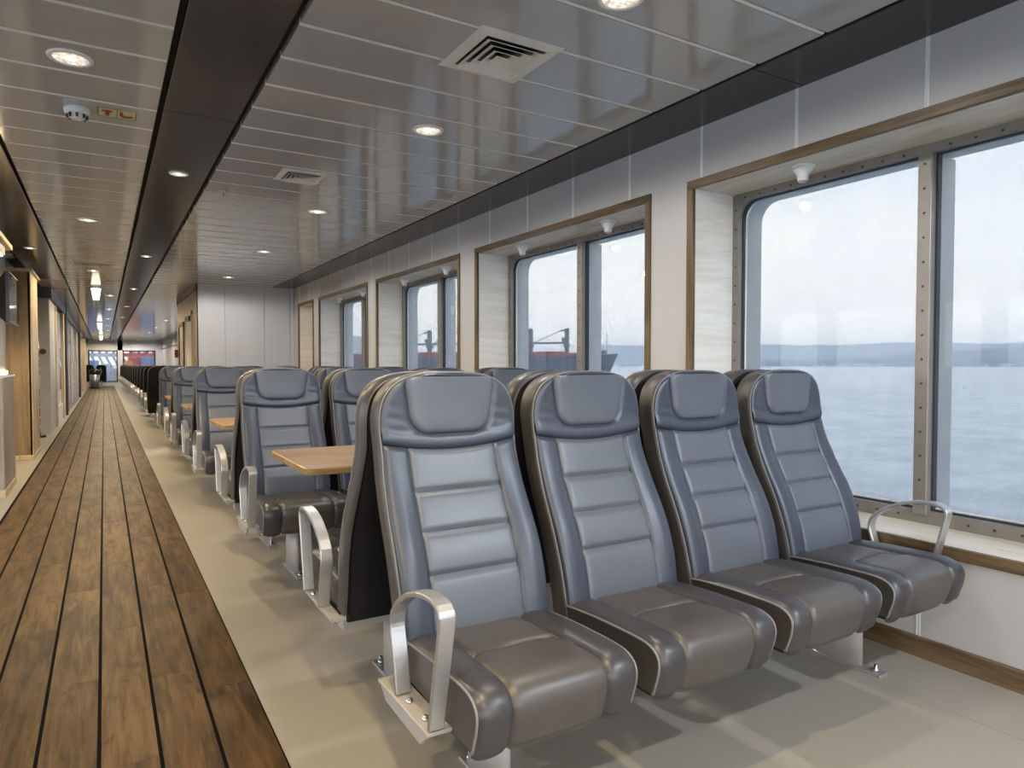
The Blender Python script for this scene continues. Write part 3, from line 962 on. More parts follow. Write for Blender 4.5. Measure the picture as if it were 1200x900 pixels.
def patch(xl, xr, zb, zt, nx, nz, kx=1.5, kz=1.5):
    """xl,xr: functions of z ; zb,zt : functions of q in -1..1 (fraction across)"""
    P = []
    for tz in dense(0, 1, nz, kz):
        row = []
        for tx in dense(0, 1, nx, kx):
            zc = zb(0) + (zt(0) - zb(0)) * tz
            x = xl(zc) + (xr(zc) - xl(zc)) * tx
            z = zb(x) + (zt(x) - zb(x)) * tz
            x = xl(z) + (xr(z) - xl(z)) * tx
            row.append((x, back_y(x, z), z))
        P.append(row)
    # rim tucked backwards so that every pad has thickness
    back = lambda r: [(p[0], p[1] + .022, p[2]) for p in r]
    P = [back(P[0])] + P + [back(P[-1])]
    P = [[(r[0][0], r[0][1] + .022, r[0][2])] + r + [(r[-1][0], r[-1][1] + .022, r[-1][2])] for r in P]
    return G().grid(P, True)

def perimeter(n_side=22, n_top=40, off=0.0, zb=.44):
    """outline (x,z) of the backrest from bottom left over the top to bottom right"""
    pts = [(-hw(z) - off, z) for z in np.linspace(zb, ZC, n_side)]
    for k in range(1, n_top):
        a = PI - PI * k / n_top
        ca, sa = math.cos(a), math.sin(a)
        x = (HW + off) * math.copysign(abs(ca) ** (2 / PE), ca)
        z = ZC + (HC + off) * abs(sa) ** (2 / PE)
        pts.append((x, z))
    pts += [(hw(z) + off, z) for z in np.linspace(ZC, zb, n_side)]
    return pts

def seat_parts(root):
    # --- black rear panel of the backrest slab
    rows = []
    for z in [.332] + list(np.linspace(.345, ZC, 16)) + [ZC + (HC - .003) * math.sin(a) for a in np.linspace(.12, PI / 2, 14)]:
        h = hw(z) - .004
        yr = min(prof(z) + .102, -.006)
        ye = min(prof(z) + .080, -.016)
        rows.append([(-h, ye - .02, z), (-h, ye, z)] + [(h * q, yr - .012 * abs(q) ** 4, z) for q in (-.9, -.7, -.4, 0, .4, .7, .9)] + [(h, ye, z), (h, ye - .02, z)])
    g = G().grid(rows, True)
    g.add([rows[0][0]] + rows[0][1:-1] + [rows[0][-1], (.226, prof(.332) + .02, .332), (-.226, prof(.332) + .02, .332)], [tuple(range(len(rows[0]) + 2))])
    obj('shell', g, 'shell', root)
    # --- leather band round the edge
    rows = []
    for dy, off in ((.012, -.004), (.0, .002), (.012, .005), (.034, .005), (1, .003), (1.004, -.006)):
        row = []
        for (x, z), (xo, zo) in zip(perimeter(zb=.335), perimeter(off=off, zb=.335)):
            lim = -.022 - prof(z)
            dep = min(.078, lim)
            row.append((xo, prof(z) + .012 + (dep + (dy - 1) if dy >= 1 else dy), zo))
        rows.append(row)
    obj('side_band', G().grid(rows, True), 'lea_side', root)
    # --- piping along the front edge
    path = [(x, prof(z) + .011, z) for x, z in perimeter(off=.002)]
    obj('piping', G().tube(path, .0030, 6), 'piping', root)
    # --- headrest border, pad, bolsters, quilted panels
    ztop = lambda x: ZTOP
    P = []
    NX = 44
    zl = list(np.linspace(0, 1, 46) ** 0.85)
    for q in zl:
        row = []
        for tx in dense(-1, 1, NX, 1.35):
            zc = border_z(tx * HW) + (ZTOP - .0006 - border_z(tx * HW)) * q
            x = tx * (hw(zc) - .0005)
            row.append((x, back_y(x, zc, True), zc))
        P.append(row)
    P = [[(p[0], p[1] + .02, p[2]) for p in P[0]]] + P
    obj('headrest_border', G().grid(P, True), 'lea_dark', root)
    P = []
    for tz in dense(0, 1, 22, 1.3):
        z = .9885 + (1.163 - .9885) * tz
        row = []
        for tx in dense(-1, 1, 24, 1.4):
            x = tx * (padw(z) - .0005)
            row.append((x, back_y(x, z) - .0042, z))
        P.append([(row[0][0] - .001, row[0][1] + .016, z)] + row + [(row[-1][0] + .001, row[-1][1] + .016, z)])
    P = [[(p[0], p[1] + .016, p[2] - .001) for p in P[0]]] + P
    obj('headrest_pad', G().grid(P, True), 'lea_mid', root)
    for s in (-1, 1):
        xl = (lambda z: -hw(z) + .001) if s < 0 else (lambda z: XS)
        xr = (lambda z: -XS) if s < 0 else (lambda z: hw(z) - .001)
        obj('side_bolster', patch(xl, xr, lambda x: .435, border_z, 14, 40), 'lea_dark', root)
    zs = [.435] + list(QZ[::-1])
    for i in range(4):
        zb = (lambda x, i=i: zs[i])
        zt = border_z if i == 3 else (lambda x, i=i: zs[i + 1])
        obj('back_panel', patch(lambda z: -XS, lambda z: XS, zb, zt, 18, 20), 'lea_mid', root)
    # --- seat cushion
    sec = smoothpath([(1.80, .440), (1.70, .452), (1.58, .460), (1.46, .463), (1.385, .462), (1.345, .453), (1.321, .434), (1.313, .408), (1.318, .375), (1.328, .345), (1.338, .318), (1.350, .314)], 6)
    sec = [(p[0] - YC, p[1]) for p in sec]
    L = [0.0]
    for a, b in zip(sec[:-1], sec[1:]): L.append(L[-1] + math.hypot(a[0] - b[0], a[1] - b[1]))
    L = np.array(L); TOT = L[-1]
    SY = np.array([p[0] for p in sec]); SZ = np.array([p[1] for p in sec])
    arc_l = lambda x: .275 - .045 * math.cos(min(1, abs(x) / .14) * PI / 2)
    XI = lambda l: .128 + .010 * min(1, max(0, (l - .15) / .3))
    def cush(x, l):
        y = float(np.interp(l, L, SY)); z = float(np.interp(l, L, SZ))
        y2 = float(np.interp(l + .004, L, SY)); z2 = float(np.interp(l + .004, L, SZ))
        y1 = float(np.interp(l - .004, L, SY)); z1 = float(np.interp(l - .004, L, SZ))
        ty, tz = y2 - y1, z2 - z1
        q = math.hypot(ty, tz) or 1
        ny, nz = tz / q, -ty / q          # outward
        ax = abs(x); xi = XI(l)
        d = 0.0
        top = max(0, min(1, (.50 - l) / .12))
        d -= .020 * top * math.exp(-(ax / .12) ** 2) * gs(l - .24, .16)
        d -= .006 * gs(ax - xi, .006)
        if ax > xi: d += .007 * math.sin(PI * min(1, (ax - xi) / (HW - xi)))
        else:
            d += .006 * (1 - (ax / xi) ** 4)
            a = arc_l(x)
            d -= .008 * gs(l - a, .006) + .003 * gs(l - a - .012, .003)
            # wrinkles fanning from the seam corners
            d += .0040 * math.sin((ax * 150) + l * 60) * gs(l - a - .035, .03) * gs(ax - xi + .03, .05)
            d += .0022 * math.sin(ax * 120 - l * 90) * gs(l - .14, .05) * gs(ax - .08, .05)
        d -= .008 * max(0, (ax - (HW - .022)) / .022) ** 2
        return (x, y + ny * d, z + nz * d)
    def cpatch(x0, x1, l0, l1, nx, nl):
        P = []
        for tl in dense(0, 1, nl, 1.2):
            row = []
            for tx in dense(0, 1, nx, 1.5):
                lm = .3
                for _ in range(2):
                    x = x0(lm) + (x1(lm) - x0(lm)) * tx
                    lm = l0(x) + (l1(x) - l0(x)) * tl
                row.append(cush(x, lm))
            P.append(row)
        rim = lambda r: [(p[0], p[1] + .004, p[2] - .014) for p in r]
        P = [rim(P[0])] + P + [rim(P[-1])]
        return G().grid(P, True)
    obj('cushion_panel', cpatch(lambda l: -XI(l), XI, lambda x: 0.0, arc_l, 22, 22), 'lea_seat', root)
    obj('cushion_panel', cpatch(lambda l: -XI(l), XI, arc_l, lambda x: TOT, 22, 44), 'lea_seat', root)
    obj('cushion_bolster', cpatch(lambda l: -HW, lambda l: -XI(l), lambda x: 0.0, lambda x: TOT, 12, 56), 'lea_seatd', root)
    obj('cushion_bolster', cpatch(XI, lambda l: HW, lambda x: 0.0, lambda x: TOT, 12, 56), 'lea_seatd', root)
    # sides and underside of the cushion
    for s in (-1, 1):
        top = [cush(s * (HW - .001), l) for l in np.linspace(0, TOT, 40)]
        bot = [(s * (HW - .004), p[1] + .0, .335 - .018 * (1 if p[1] < 1.45 - YC else max(0, 1 - (p[1] - 1.45 + YC) / .2))) for p in top]
        bot = [(b[0], max(b[1], 1.342 - YC), min(b[2], t[2])) for b, t in zip(bot, top)]
        mid = [(s * (HW + .004), (a[1] + b[1]) / 2 + .002, (a[2] + b[2]) / 2) for a, b in zip(top, bot)]
        obj('cushion_side', G().grid([top, mid, bot], True), 'lea_side', root)
        path = [(s * (HW + .001), p[1], p[2]) for p in [cush(s * HW, l) for l in np.linspace(0.01, TOT, 50)]]
        obj('piping', G().tube(path, .0036, 6), 'piping', root)
    obj('seat_pan', G().box(-.222, .222, 1.36 - YC, 1.80 - YC, .306, .334, .006), 'shell', root)

def arm_loop_mesh():
    pts = smoothpath([(1.668, .337), (1.688, .43), (1.708, .500), (1.705, .530)], 4) + \
          smoothpath([(1.700, .545), (1.665, .580), (1.60, .618), (1.54, .638), (1.498, .646), (1.45, .648), (1.418, .642)], 4) + \
          smoothpath([(1.404, .632), (1.400, .616), (1.412, .560), (1.438, .45), (1.463, .337)], 4)
    pts = [(p[0] - YC, p[1]) for p in pts]
    th, w2, c = .0065, .021, .003
    prof8 = [(-w2 + c, -th), (w2 - c, -th), (w2, -th + c), (w2, th - c), (w2 - c, th), (-w2 + c, th), (-w2, th - c), (-w2, -th + c)]
    rows = []
    n = len(pts)
    for i in range(n):
        a = pts[max(0, i - 1)]; b = pts[min(n - 1, i + 1)]
        t = Vector((b[0] - a[0], b[1] - a[1])).normalized()
        nv = Vector((-t.y, t.x))
        rows.append([(px, pts[i][0] + nv.x * py, pts[i][1] + nv.y * py) for px, py in prof8 + prof8[:1]])
    return G().grid(rows, False)

def bench_frame(root, nseats=4, wall_arm=True):
    """beam, pedestals, armrests of one row; local origin at the back-to-back plane, aisle side"""
    x0 = SX0 - SP / 2
    xe = x0 + SP * nseats
    obj('beam', G().box(x0 + .06, xe - .06, 1.63 - YC, 1.70 - YC, .245, .306, .006), 'alu_grey', root)
    obj('rear_rail', G().box(x0 + .0, xe - .0, 1.765 - YC, 1.79 - YC, .312, .330, .003), 'alu_grey', root)
    for xc in ((SX0, SX0 + SP * (nseats - 1)) if nseats > 1 else (SX0,)):
        p = obj('pedestal', G().prism([(xc + .028 * math.cos(a), (1.69 - YC) + .115 * math.copysign(abs(math.sin(a)) ** .8, math.sin(a))) for a in np.linspace(0, 2 * PI, 20, endpoint=False)], .012, .262, 'z', True), 'alu_grey', root)
        obj('base_plate', G().box(xc - .026, xc + .026, 1.485 - YC, 1.835 - YC, 0, .012, .003), 'alu', p)
        for yb in (1.52, 1.80):
            obj('bolt', G().lathe([(.013, 0), (.013, .010), (.008, .012), (.008, .026), (.004, .028)], (xc, yb - YC, .012), 8), 'chrome', p)
    arms = [(x0 + .003, -1)]
    if wall_arm: arms.append((xe - .003, 1))
    for xa, s in arms:
        a = G().grid([[(p[0] + xa, p[1], p[2]) for p in r] for r in ARM_ROWS], False)
        n8 = 8
        a.add([a.v[i] for i in range(8)], [tuple(range(8))])
        ar = obj('armrest', a, 'alu', root)
        pl = G().box(xa - .026, xa + .04 * (1 if s < 0 else .3), 1.455 - YC, 1.79 - YC, .322, .332, .002)
        pl.prism([(1.465 - YC, .322), (1.78 - YC, .322), (1.74 - YC, .290), (1.505 - YC, .283)], xa - .022, xa - .012)
        obj('arm_plate', pl, 'alu_grey', root)
        for yb in (1.52, 1.62):
            obj('bolt', G().lathe([(.010, 0), (.010, .004), (.0075, .010), (.003, .012)], (xa - .002, yb - YC, .332), 10), 'chrome', ar)
ARM_ROWS = []
_g = arm_loop_mesh()
ARM_ROWS = [_g.v[i * 9:(i + 1) * 9] for i in range(len(_g.v) // 9)]

SEAT_POS = ['aisle seat', 'second seat from the aisle', 'third seat from the aisle', 'window seat']
ROWS = []   # (plane y, facing, label)
row_names = [('nearest row, grey leather, facing the camera', 'second row, backed against the nearest row'),
             ('third row, facing the camera across the first table', 'fourth row, facing away behind the third row'),
             ('fifth row, facing the camera across the second table', 'sixth row, facing away behind the fifth row'),
             ('seventh row, facing the camera across the third table', 'eighth row, facing away behind the seventh row'),
             ('ninth row, last before the white bulkhead', None)]
proto = thing('passenger_seat', '', 'seat', (SX0, YC, 0))
seat_parts(proto)
fproto = thing('bench_frame', '', 'frame', (0, YC, 0))
bench_frame(fproto)
first = True
for k, (na, nb) in enumerate(row_names):
    y = YC + PITCH_ROW * k
    for nm, face in ((na, 0), (nb, 1)):
        if nm is None: continue
        for i in range(4):
            lab = '%s of the %s' % (SEAT_POS[i], nm)
            x = SX0 + SP * i
            if first:
                proto['label'] = lab; proto['group'] = 'passenger seats in rows'; first = False
            else:
                copy_tree(proto, (x, y + (.004 if face else 0), 0), PI if face else 0, lab, 'passenger seats in rows')
        flab = 'metal frame with armrest loops and pedestals under the %s' % nm.split(',')[0]
        if face == 0:
            if k == 0:
                fproto['label'] = flab; fproto['group'] = 'frames under the seat rows'
            else:
                copy_tree(fproto, (0, y, 0), 0, flab, 'frames under the seat rows')
        else:
            # mirrored use: rotate about the row centre so that the aisle armrest stays on the aisle
            xm = 2 * (SX0 + SP * 1.5)
            copy_tree(fproto, (xm, y + .004, 0), PI, flab, 'frames under the seat rows')

# ---- theatre style single rows beyond the bulkhead (backs towards the camera)
tp = thing('theatre_seat', '', 'seat', (SX0, 14.4, 0), PI)
per = [(-.222, .27)] + [(x, z) for x, z in perimeter(6, 14)] + [(.222, .27)]
P0 = [(x, prof(z) + .0, z) for x, z in per]
P1 = [(x, min(prof(z) + .09, -.01), z) for x, z in per]; P2 = [(x * .96, min(prof(z) + .105, 0), z - (.006 if z > 1 else 0)) for x, z in per]
g = G().grid([P0, P1, P2], True); g.add(P2, [tuple(range(len(P2)))])
obj('shell', g, 'shell', tp, fix=True)
obj('piping', G().tube([p for p in P0], .005, 4), 'piping', tp)
g = G().add(P0, [tuple(range(len(P0)))[::-1]])
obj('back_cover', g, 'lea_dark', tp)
obj('seat_cushion', G().box(-.23, .23, 1.32 - YC, 1.76 - YC, .325, .455, .03), 'lea_seatd', tp)
p = obj('pedestal', G().box(-.03, .03, 1.57 - YC, 1.81 - YC, .012, .326), 'alu_grey', tp)
obj('base_plate', G().box(-.03, .03, 1.48 - YC, 1.84 - YC, 0, .012), 'alu', p)
a = G()
a.grid([[(q[0] + .257, q[1], q[2]) for q in r] for r in ARM_ROWS[::2]], False)
a.box(.225, .27, 1.50 - YC, 1.70 - YC, .31, .336)
obj('armrest', a, 'alu', tp)
ORD = ['first', 'second', 'third', 'fourth', 'fifth', 'sixth', 'seventh', 'eighth', 'ninth', 'tenth', 'eleventh', 'twelfth', 'thirteenth', 'fourteenth', 'fifteenth', 'sixteenth', 'seventeenth', 'eighteenth']
TROWS = [14.4 + 1.6 * n for n in range(17)]
for n, y in enumerate(TROWS):
    for i in range(1 if y < 16.8 or n > 4 else 4):
        lab = 'black seat back at the aisle, %s row beyond the white bulkhead' % ORD[n] if i == 0 else \
              'black seat back, %s from the aisle, %s row beyond the white bulkhead' % (['second', 'third', 'fourth'][i - 1], ORD[n])
        if n == 0 and i == 0:
            tp['label'] = lab; tp['group'] = 'seats in single file rows'
        else:
            copy_tree(tp, (SX0 + SP * i, y, 0), PI, lab, 'seats in single file rows')

# ---- tables between facing rows
def make_table(lab):
    t = thing('table', lab, 'table', (0.715, YC + PITCH_ROW / 2, 0), group='tables between facing rows')
    top = rounded_rect(0, 1.93, -.37, .37, .045, 5)
    n = len(top)
    v = []
    for (o, z) in ((.004, .735), (0, .739), (0, .761), (.004, .765)):
        v += [(x + (o if x < 1 else -o), y + (o if y < 0 else -o), z) for x, y in top]
    f = [(r * n + i, r * n + (i + 1) % n, (r + 1) * n + (i + 1) % n, (r + 1) * n + i) for r in range(3) for i in range(n)]
    f += [tuple(range(n))[::-1], tuple(range(3 * n, 4 * n))]
    obj('tabletop', G().add(v, f), 'oak_table', t)
    for xc in (.55, 1.55):
        l = obj('leg', G().lathe([(.035, .012), (.035, .715)], (xc, 0, 0), 16), 'alu_grey', t)
        obj('foot_plate', G().lathe([(.17, 0), (.17, .008), (.04, .014)], (xc, 0, 0), 24), 'alu_grey', l)
    obj('support_rail', G().box(.25, 1.8, -.03, .03, .705, .735), 'alu_grey', t)
    return t
tabs = ['wooden table between the second and third rows, nearest to the camera', 'wooden table between the fourth and fifth rows', 'wooden table between the sixth and seventh rows', 'wooden table between the eighth and ninth rows']
tb = make_table(tabs[0])
for k in range(1, 4):
    copy_tree(tb, (0.715, YC + PITCH_ROW * (k + .5), 0), 0, tabs[k], 'tables between facing rows')

# ================================================================== CEILING FIXTURES
def spot(x, y, z, parent, watts, col=WARM, r=.03, size=150, blend=.7):
    d = bpy.data.lights.new('lamp', 'SPOT')
    d.energy = watts; d.color = col
    d.spot_size = math.radians(size); d.spot_blend = blend; d.shadow_soft_size = r
    o = bpy.data.objects.new('lamp', d)
    COL.objects.link(o)
    o.location = (x, y, z)
    o.parent = parent
    return o

def make_downlight(big=True):
    t = thing('downlight', '', 'light', (0, 0, CZ))
    R = .088 if big else .062
    obj('trim_ring', G().lathe([(R, 0), (R, -.004), (R * .96, -.008), (R * .80, -.009), (R * .76, -.004), (R * .76, 0)], n=28, caps=False), 'white_plastic', t)
    rf = G().lathe([(R * .77, -.0045), (R * .62, -.0032), (R * .35, -.0022), (.012, -.0018)], n=24, smooth=False)
    obj('reflector', rf, 'reflector', t)
    obj('bulb', G().lathe([(R * .26, -.002), (R * .24, -.006), (R * .1, -.008), (.002, -.0085)], n=14), 'bulb', t)
    return t
big0 = make_downlight(True); small0 = make_downlight(False)
usedb = False; useds = False
def downlight(x, y, lab, watts, big=True, group='downlights in the ceiling', col=WARM):
    global usedb, useds
    src = big0 if big else small0
    if (big and not usedb) or (not big and not useds):
        o = src; o.location = (x, y, CZ)
        o['label'] = lab; o['group'] = group
        if big: usedb = True
        else: useds = True
    else:
        o = copy_tree_nolamp(src, (x, y, CZ), lab, group)
    spot(0, 0, -.03, o, watts, col, size=174 if big else 92, blend=.30 if big else .45)
    return o
def copy_tree_nolamp(o, loc, label, group):
    r = o.copy(); COL.objects.link(r); r.location = loc; r['label'] = label; r['group'] = group
    for ch in list(o.children):
        if ch.type == 'LIGHT': continue
        c = ch.copy(); COL.objects.link(c); c.parent = r
    return r
right_l = [(1.615, 1.94, 'round downlight over the nearest seats, cut by the top edge'), (1.585, 3.575, 'round downlight in the grey ceiling just beyond the large square vent'),
           (1.60, 5.95, 'round downlight in the grey ceiling right of the second square vent'), (1.625, 8.37, 'round downlight fourth along the grey ceiling'),
           (1.635, 11.1, 'round downlight in the grey ceiling in front of the white bulkhead')]
for x, y, lab in right_l: downlight(x, y, lab, SPOT_W * .55, col=NEUTRAL)
for y, lab in ((-0.45, 'added cool fill lamp over the seats just behind the viewer'), (-2.2, 'added cool fill lamp well behind the viewer over the seats')):
    downlight(1.9 if y < -1 else 2.35, y, lab, SPOT_W * 2.0, col=COOL_FILL)  # unseen lamps added to throw blue light on the seat backs
cor = [(-.105, 3.53, 'large lit round downlight nearest over the aisle beside the smoke detector'), (-.11, 7.37, 'second round downlight over the aisle'), (-.11, 11.3, 'third round downlight over the aisle beyond the slot vent')]
for x, y, lab in cor: downlight(x, y, lab, SPOT_W * 1.05)
downlight(-.11, -0.4, 'round downlight over the aisle just behind the viewer', SPOT_W)
downlight(-.11, -2.2, 'rearmost round downlight over the aisle behind the viewer', SPOT_W)
for k, y in enumerate((15.2, 19.0, 23.0, 27.0, 31.0, 35.0, 39.0, 42.6)): downlight(.12, y, '%s downlight of the aisle ceiling past the white bulkhead' % ORD[k], SPOT_W * 1.2)
for k, y in enumerate((18.5, 23.0, 27.5, 32.0, 36.5, 42.6)):
    downlight(1.62, y, '%s added fill downlight over the single file rows past the white bulkhead' % ORD[k], SPOT_W * 1.5, col=NEUTRAL)  # row of lamps added to brighten the far end wall
for k, y in enumerate((1.05, 5.27, 9.47, 13.65, 17.9, 22.0)):
    downlight(.462, y, ['small downlight in the central dark strip behind the viewer', 'small downlight nearest in the central dark strip', 'second small downlight in the central dark strip', 'third small downlight in the central dark strip', 'fourth small downlight in the central dark strip', 'fifth small downlight in the central dark strip'][k], SPOT_W * 1.35, False)
for k, y in enumerate((1.05, 5.27, 9.47)):
    downlight(-.70, y, ['small downlight in the left dark strip beside the viewer', 'small downlight in the left dark strip just outside the frame', 'small downlight in the left dark strip near the screen'][k], SPOT_W * 1.35, False)

def square_vent(x0, x1, y0, y1, lab):
    cx, cy = (x0 + x1) / 2, (y0 + y1) / 2
    t = thing('ceiling_vent', lab, 'vent', (cx, cy, CZ), group='square ceiling vents')
    hx, hy = (x1 - x0) / 2, (y1 - y0) / 2
    def ring(r0, z0, r1, z1, th=.0018):
        P = []
        for r, z in ((r0, z0), (r1, z1), (r1 - .004, z1 + th), (r0 - .004, z0 + th)):
            P.append([(sx * hx * r, sy * hy * r, z) for sx, sy in ((-1, -1), (1, -1), (1, 1), (-1, 1), (-1, -1))])
        return G().grid(P + P[:1], False)
    obj('frame', ring(1.0, -.001, .74, -.008, .006), 'vent', t)
    obj('back_plate', G().box(-hx * .76, hx * .76, -hy * .76, hy * .76, -.002, -.0005), 'black', t)
    for r in (.72, .54, .36):
        obj('louvre', ring(r, -.020, r - .17, -.0035), 'vent', t)
    # the middle pyramid
    r = .19
    v = [(-hx * r, -hy * r, -.020), (hx * r, -hy * r, -.020), (hx * r, hy * r, -.020), (-hx * r, hy * r, -.020), (0, 0, -.0035)]
    obj('cone', G().add(v, [(0, 1, 4), (1, 2, 4), (2, 3, 4), (3, 0, 4)]), 'vent', t, fix=False)
square_vent(1.283, 1.672, 2.37, 2.782, 'large square white vent in the grey ceiling above the nearest seats')
square_vent(1.055, 1.357, 4.755, 5.085, 'smaller square white vent farther back in the grey ceiling')

sv = thing('slot_vent', 'long narrow slot vent across the aisle ceiling', 'vent', (-.12, 10.55, CZ))
obj('frame', G().box(-.22, .22, -.06, .06, -.008, 0, .002), 'vent', sv)
obj('slot', G().box(-.20, .20, -.045, -.010, -.0095, -.006).box(-.20, .20, .010, .045, -.0095, -.006), 'black', sv)

# smoke detector
sd = thing('smoke_detector', 'white round smoke detector on the aisle ceiling beside a pictogram sticker', 'detector', (-.10, 4.20, CZ))
obj('base', G().lathe([(.058, 0), (.060, -.010), (.058, -.030), (.052, -.036)], n=24), 'white_plastic', sd)
obj('chamber', G().lathe([(.040, -.034), (.040, -.048), (.030, -.058), (.012, -.060)], n=20), 'white_plastic', sd)
fins = G()
for k in range(8):
    a = k * PI / 4
    c, s = math.cos(a), math.sin(a)
    fins.box(.043 * c - .006, .043 * c + .006, .043 * s - .006, .043 * s + .006, -.055, -.034)
obj('vent_fins', fins, 'black', sd)
# pictogram sticker
st = thing('pictogram_sticker', 'pale green sticker with two red safety pictograms on the aisle ceiling', 'sign', (.078, 4.19, CZ))
obj('plate', G().box(-.088, .088, -.070, .070, -.0015, 0), 'sign_glow', st)
ln = G()
for x in (-.088, -.002, .085): ln.box(x, x + .004, -.070, .070, -.0022, -.0012)
for y in (-.070, .066): ln.box(-.088, .089, y, y + .004, -.0022, -.0012)
obj('outline', ln, 'sign_line', st)
# red mushroom shaped symbol, and a hooked symbol
mush = [(-.072, -.018), (-.066, -.034), (-.044, -.046), (-.022, -.034), (-.016, -.018), (-.034, -.010), (-.034, .046), (-.054, .046), (-.054, -.010)]
obj('red_symbol', G().prism(mush, -.0026, -.0012, 'z'), 'sign_red', st)
hook = [(.014, -.046), (.024, -.050), (.028, .000), (.040, .018), (.070, .006), (.076, .022), (.056, .044), (.028, .044), (.010, .016)]
obj('red_symbol', G().prism(hook, -.0026, -.0012, 'z'), 'sign_red', st)
# small sprinkler heads
for (x, y, lab) in ((.80, 5.62, 'small round sprinkler head in the grey ceiling left of the second vent'), (.05, 12.3, 'small sprinkler head far along the aisle ceiling')):
    sp_ = thing('sprinkler_head', lab, 'sprinkler', (x, y, CZ))
    obj('rosette', G().lathe([(.032, 0), (.030, -.006), (.012, -.010)], n=16), 'alu', sp_)
    obj('deflector', G().lathe([(.006, -.008), (.006, -.028), (.018, -.030), (.018, -.032)], n=12), 'chrome', sp_)
# hanging lit lanterns far along the aisle
for k, (y, s) in enumerate(((13.6, 1.0), (25.0, 1.0), (36.0, 1.0))):
    t = thing('hanging_sign_light', '%s small lit lantern hanging from the aisle ceiling' % ORD[k].capitalize(), 'light', (-.10, y, CZ), group='lanterns along the aisle')
    t['label'] = '%s lit lantern hanging along the aisle ceiling, counted from the near end' % ORD[k]
    obj('bracket', G().box(-.05, .05, -.02, .02, -.03, 0, .003), 'alu', t)
    obj('glowing_panel', G().prism([(-.075 * s, -.03), (.075 * s, -.03), (.045 * s, -.03 - .2 * s), (-.045 * s, -.03 - .2 * s)], -.012, .012, 'y'), 'pendant', t)

# bell shaped white fittings under the window heads
def bell(x, y, lab):
    t = thing('nozzle_fitting', lab, 'fitting', (x, y, HEAD - .047), group='white bell fittings in the window heads')
    obj('flange', G().lathe([(.058, 0), (.060, -.005), (.056, -.010), (.050, -.012)], n=24), 'white_plastic', t)
    obj('bell', G().lathe([(.050, -.010), (.046, -.022), (.034, -.038), (.027, -.046), (.026, -.072), (.024, -.075)], n=20), 'white_plastic', t)
    obj('barrel', G().lathe([(.021, -.070), (.021, -.082), (.004, -.083)], n=16), 'alu_grey', t)
    return t
bell(3.00, 2.20, 'white bell shaped fitting under the head of the nearest window')
bell(3.00, 3.73, 'white bell shaped fitting at the near end of the second window head')
bell(3.01, 4.87, 'white bell shaped fitting at the far end of the second window head')
bell(3.00, 6.33, 'white bell shaped fitting at the near end of the third window head')
bell(3.01, 7.47, 'white bell shaped fitting at the far end of the third window head')
bell(3.00, 8.93, 'white bell shaped fitting at the near end of the fourth window head')
bell(3.01, 10.05, 'white bell shaped fitting at the far end of the fourth window head')

# ================================================================== LEFT SIDE: counter, screen, pillar
ct = thing('counter', 'low grey wooden counter at the left edge with a lit strip behind its top', 'counter', (-.78, 7.57, 0))
obj('end_panel', G().box(-.85, -.002, 0, .02, .0, 1.075, .002), 'oak_grey', ct)
obj('front_panel', G().box(-.022, 0, .02, .86, .0, 1.075, .002), 'oak_grey', ct)
obj('far_end_panel', G().box(-.85, 0, .86, .88, 0, 1.075, .002), 'oak_grey', ct)
obj('worktop', G().box(-.85, .004, 0, .885, 1.075, 1.093, .003), 'wall_white', ct)
obj('plinth', G().box(-.85, .006, -.006, .886, 0, .07, .002), 'oak_pale', ct)
cn_ = thing('canopy', 'wooden edged canopy with a glowing light strip above the counter', 'canopy', (-.66, 6.4, 2.10))
obj('board', G().box(-1.2, .0, .0, .85, .075, .115, .003), 'oak_pale', cn_)
obj('box', G().box(-1.2, -.03, .0, .62, .0, .075, .002), 'grey_wall', cn_)
obj('light_strip', G().box(-.5, -.045, .05, .60, -.012, 0), 'led', cn_)
obj('hanger', G().tube([(-.2, .1, .11), (-.2, .1, .42)], .008, 6), 'alu', cn_)
obj('hanger', G().tube([(-.2, .75, .11), (-.2, .75, .42)], .008, 6), 'alu', cn_)
struct('trim_8', G().box(-1.10, -1.03, 8.5, 10.47, 0, CZ + .03), 'wall_white', 'white back wall between counter and pillar')
ls2 = thing('light_strip', 'glowing yellow light strip along the white wall behind the counter', 'light', (-1.02, 9.0, 1.10))
obj('diffuser', G().box(-.008, .012, -.4, 1.3, -.02, .02, .004), 'led', ls2)
obj('end_cap', G().box(-.01, .014, 1.3, 1.31, -.022, .022), 'alu', ls2)

pil = thing('pillar', 'tall oak clad pillar with a pale edge strip left of the aisle', 'pillar', (-.78, 10.45, 0))
obj('front_panel', G().box(-.28, -.004, 0, .03, .05, 2.36, .003), 'oak_pillar', pil)
obj('side_panel', G().box(-.03, 0.002, .0, 1.02, .05, 2.36, .003), 'oak_pale', pil)
obj('back_panel', G().box(-.28, 0, 1.0, 1.03, .05, 2.36), 'oak_pillar', pil)
obj('skirting', G().box(-.285, .012, -.012, 1.035, 0, .06, .004), 'oak_pale', pil)
obj('cap_board', G().box(-.30, .03, -.03, 1.05, 2.36, 2.395, .003), 'oak_pale', pil)

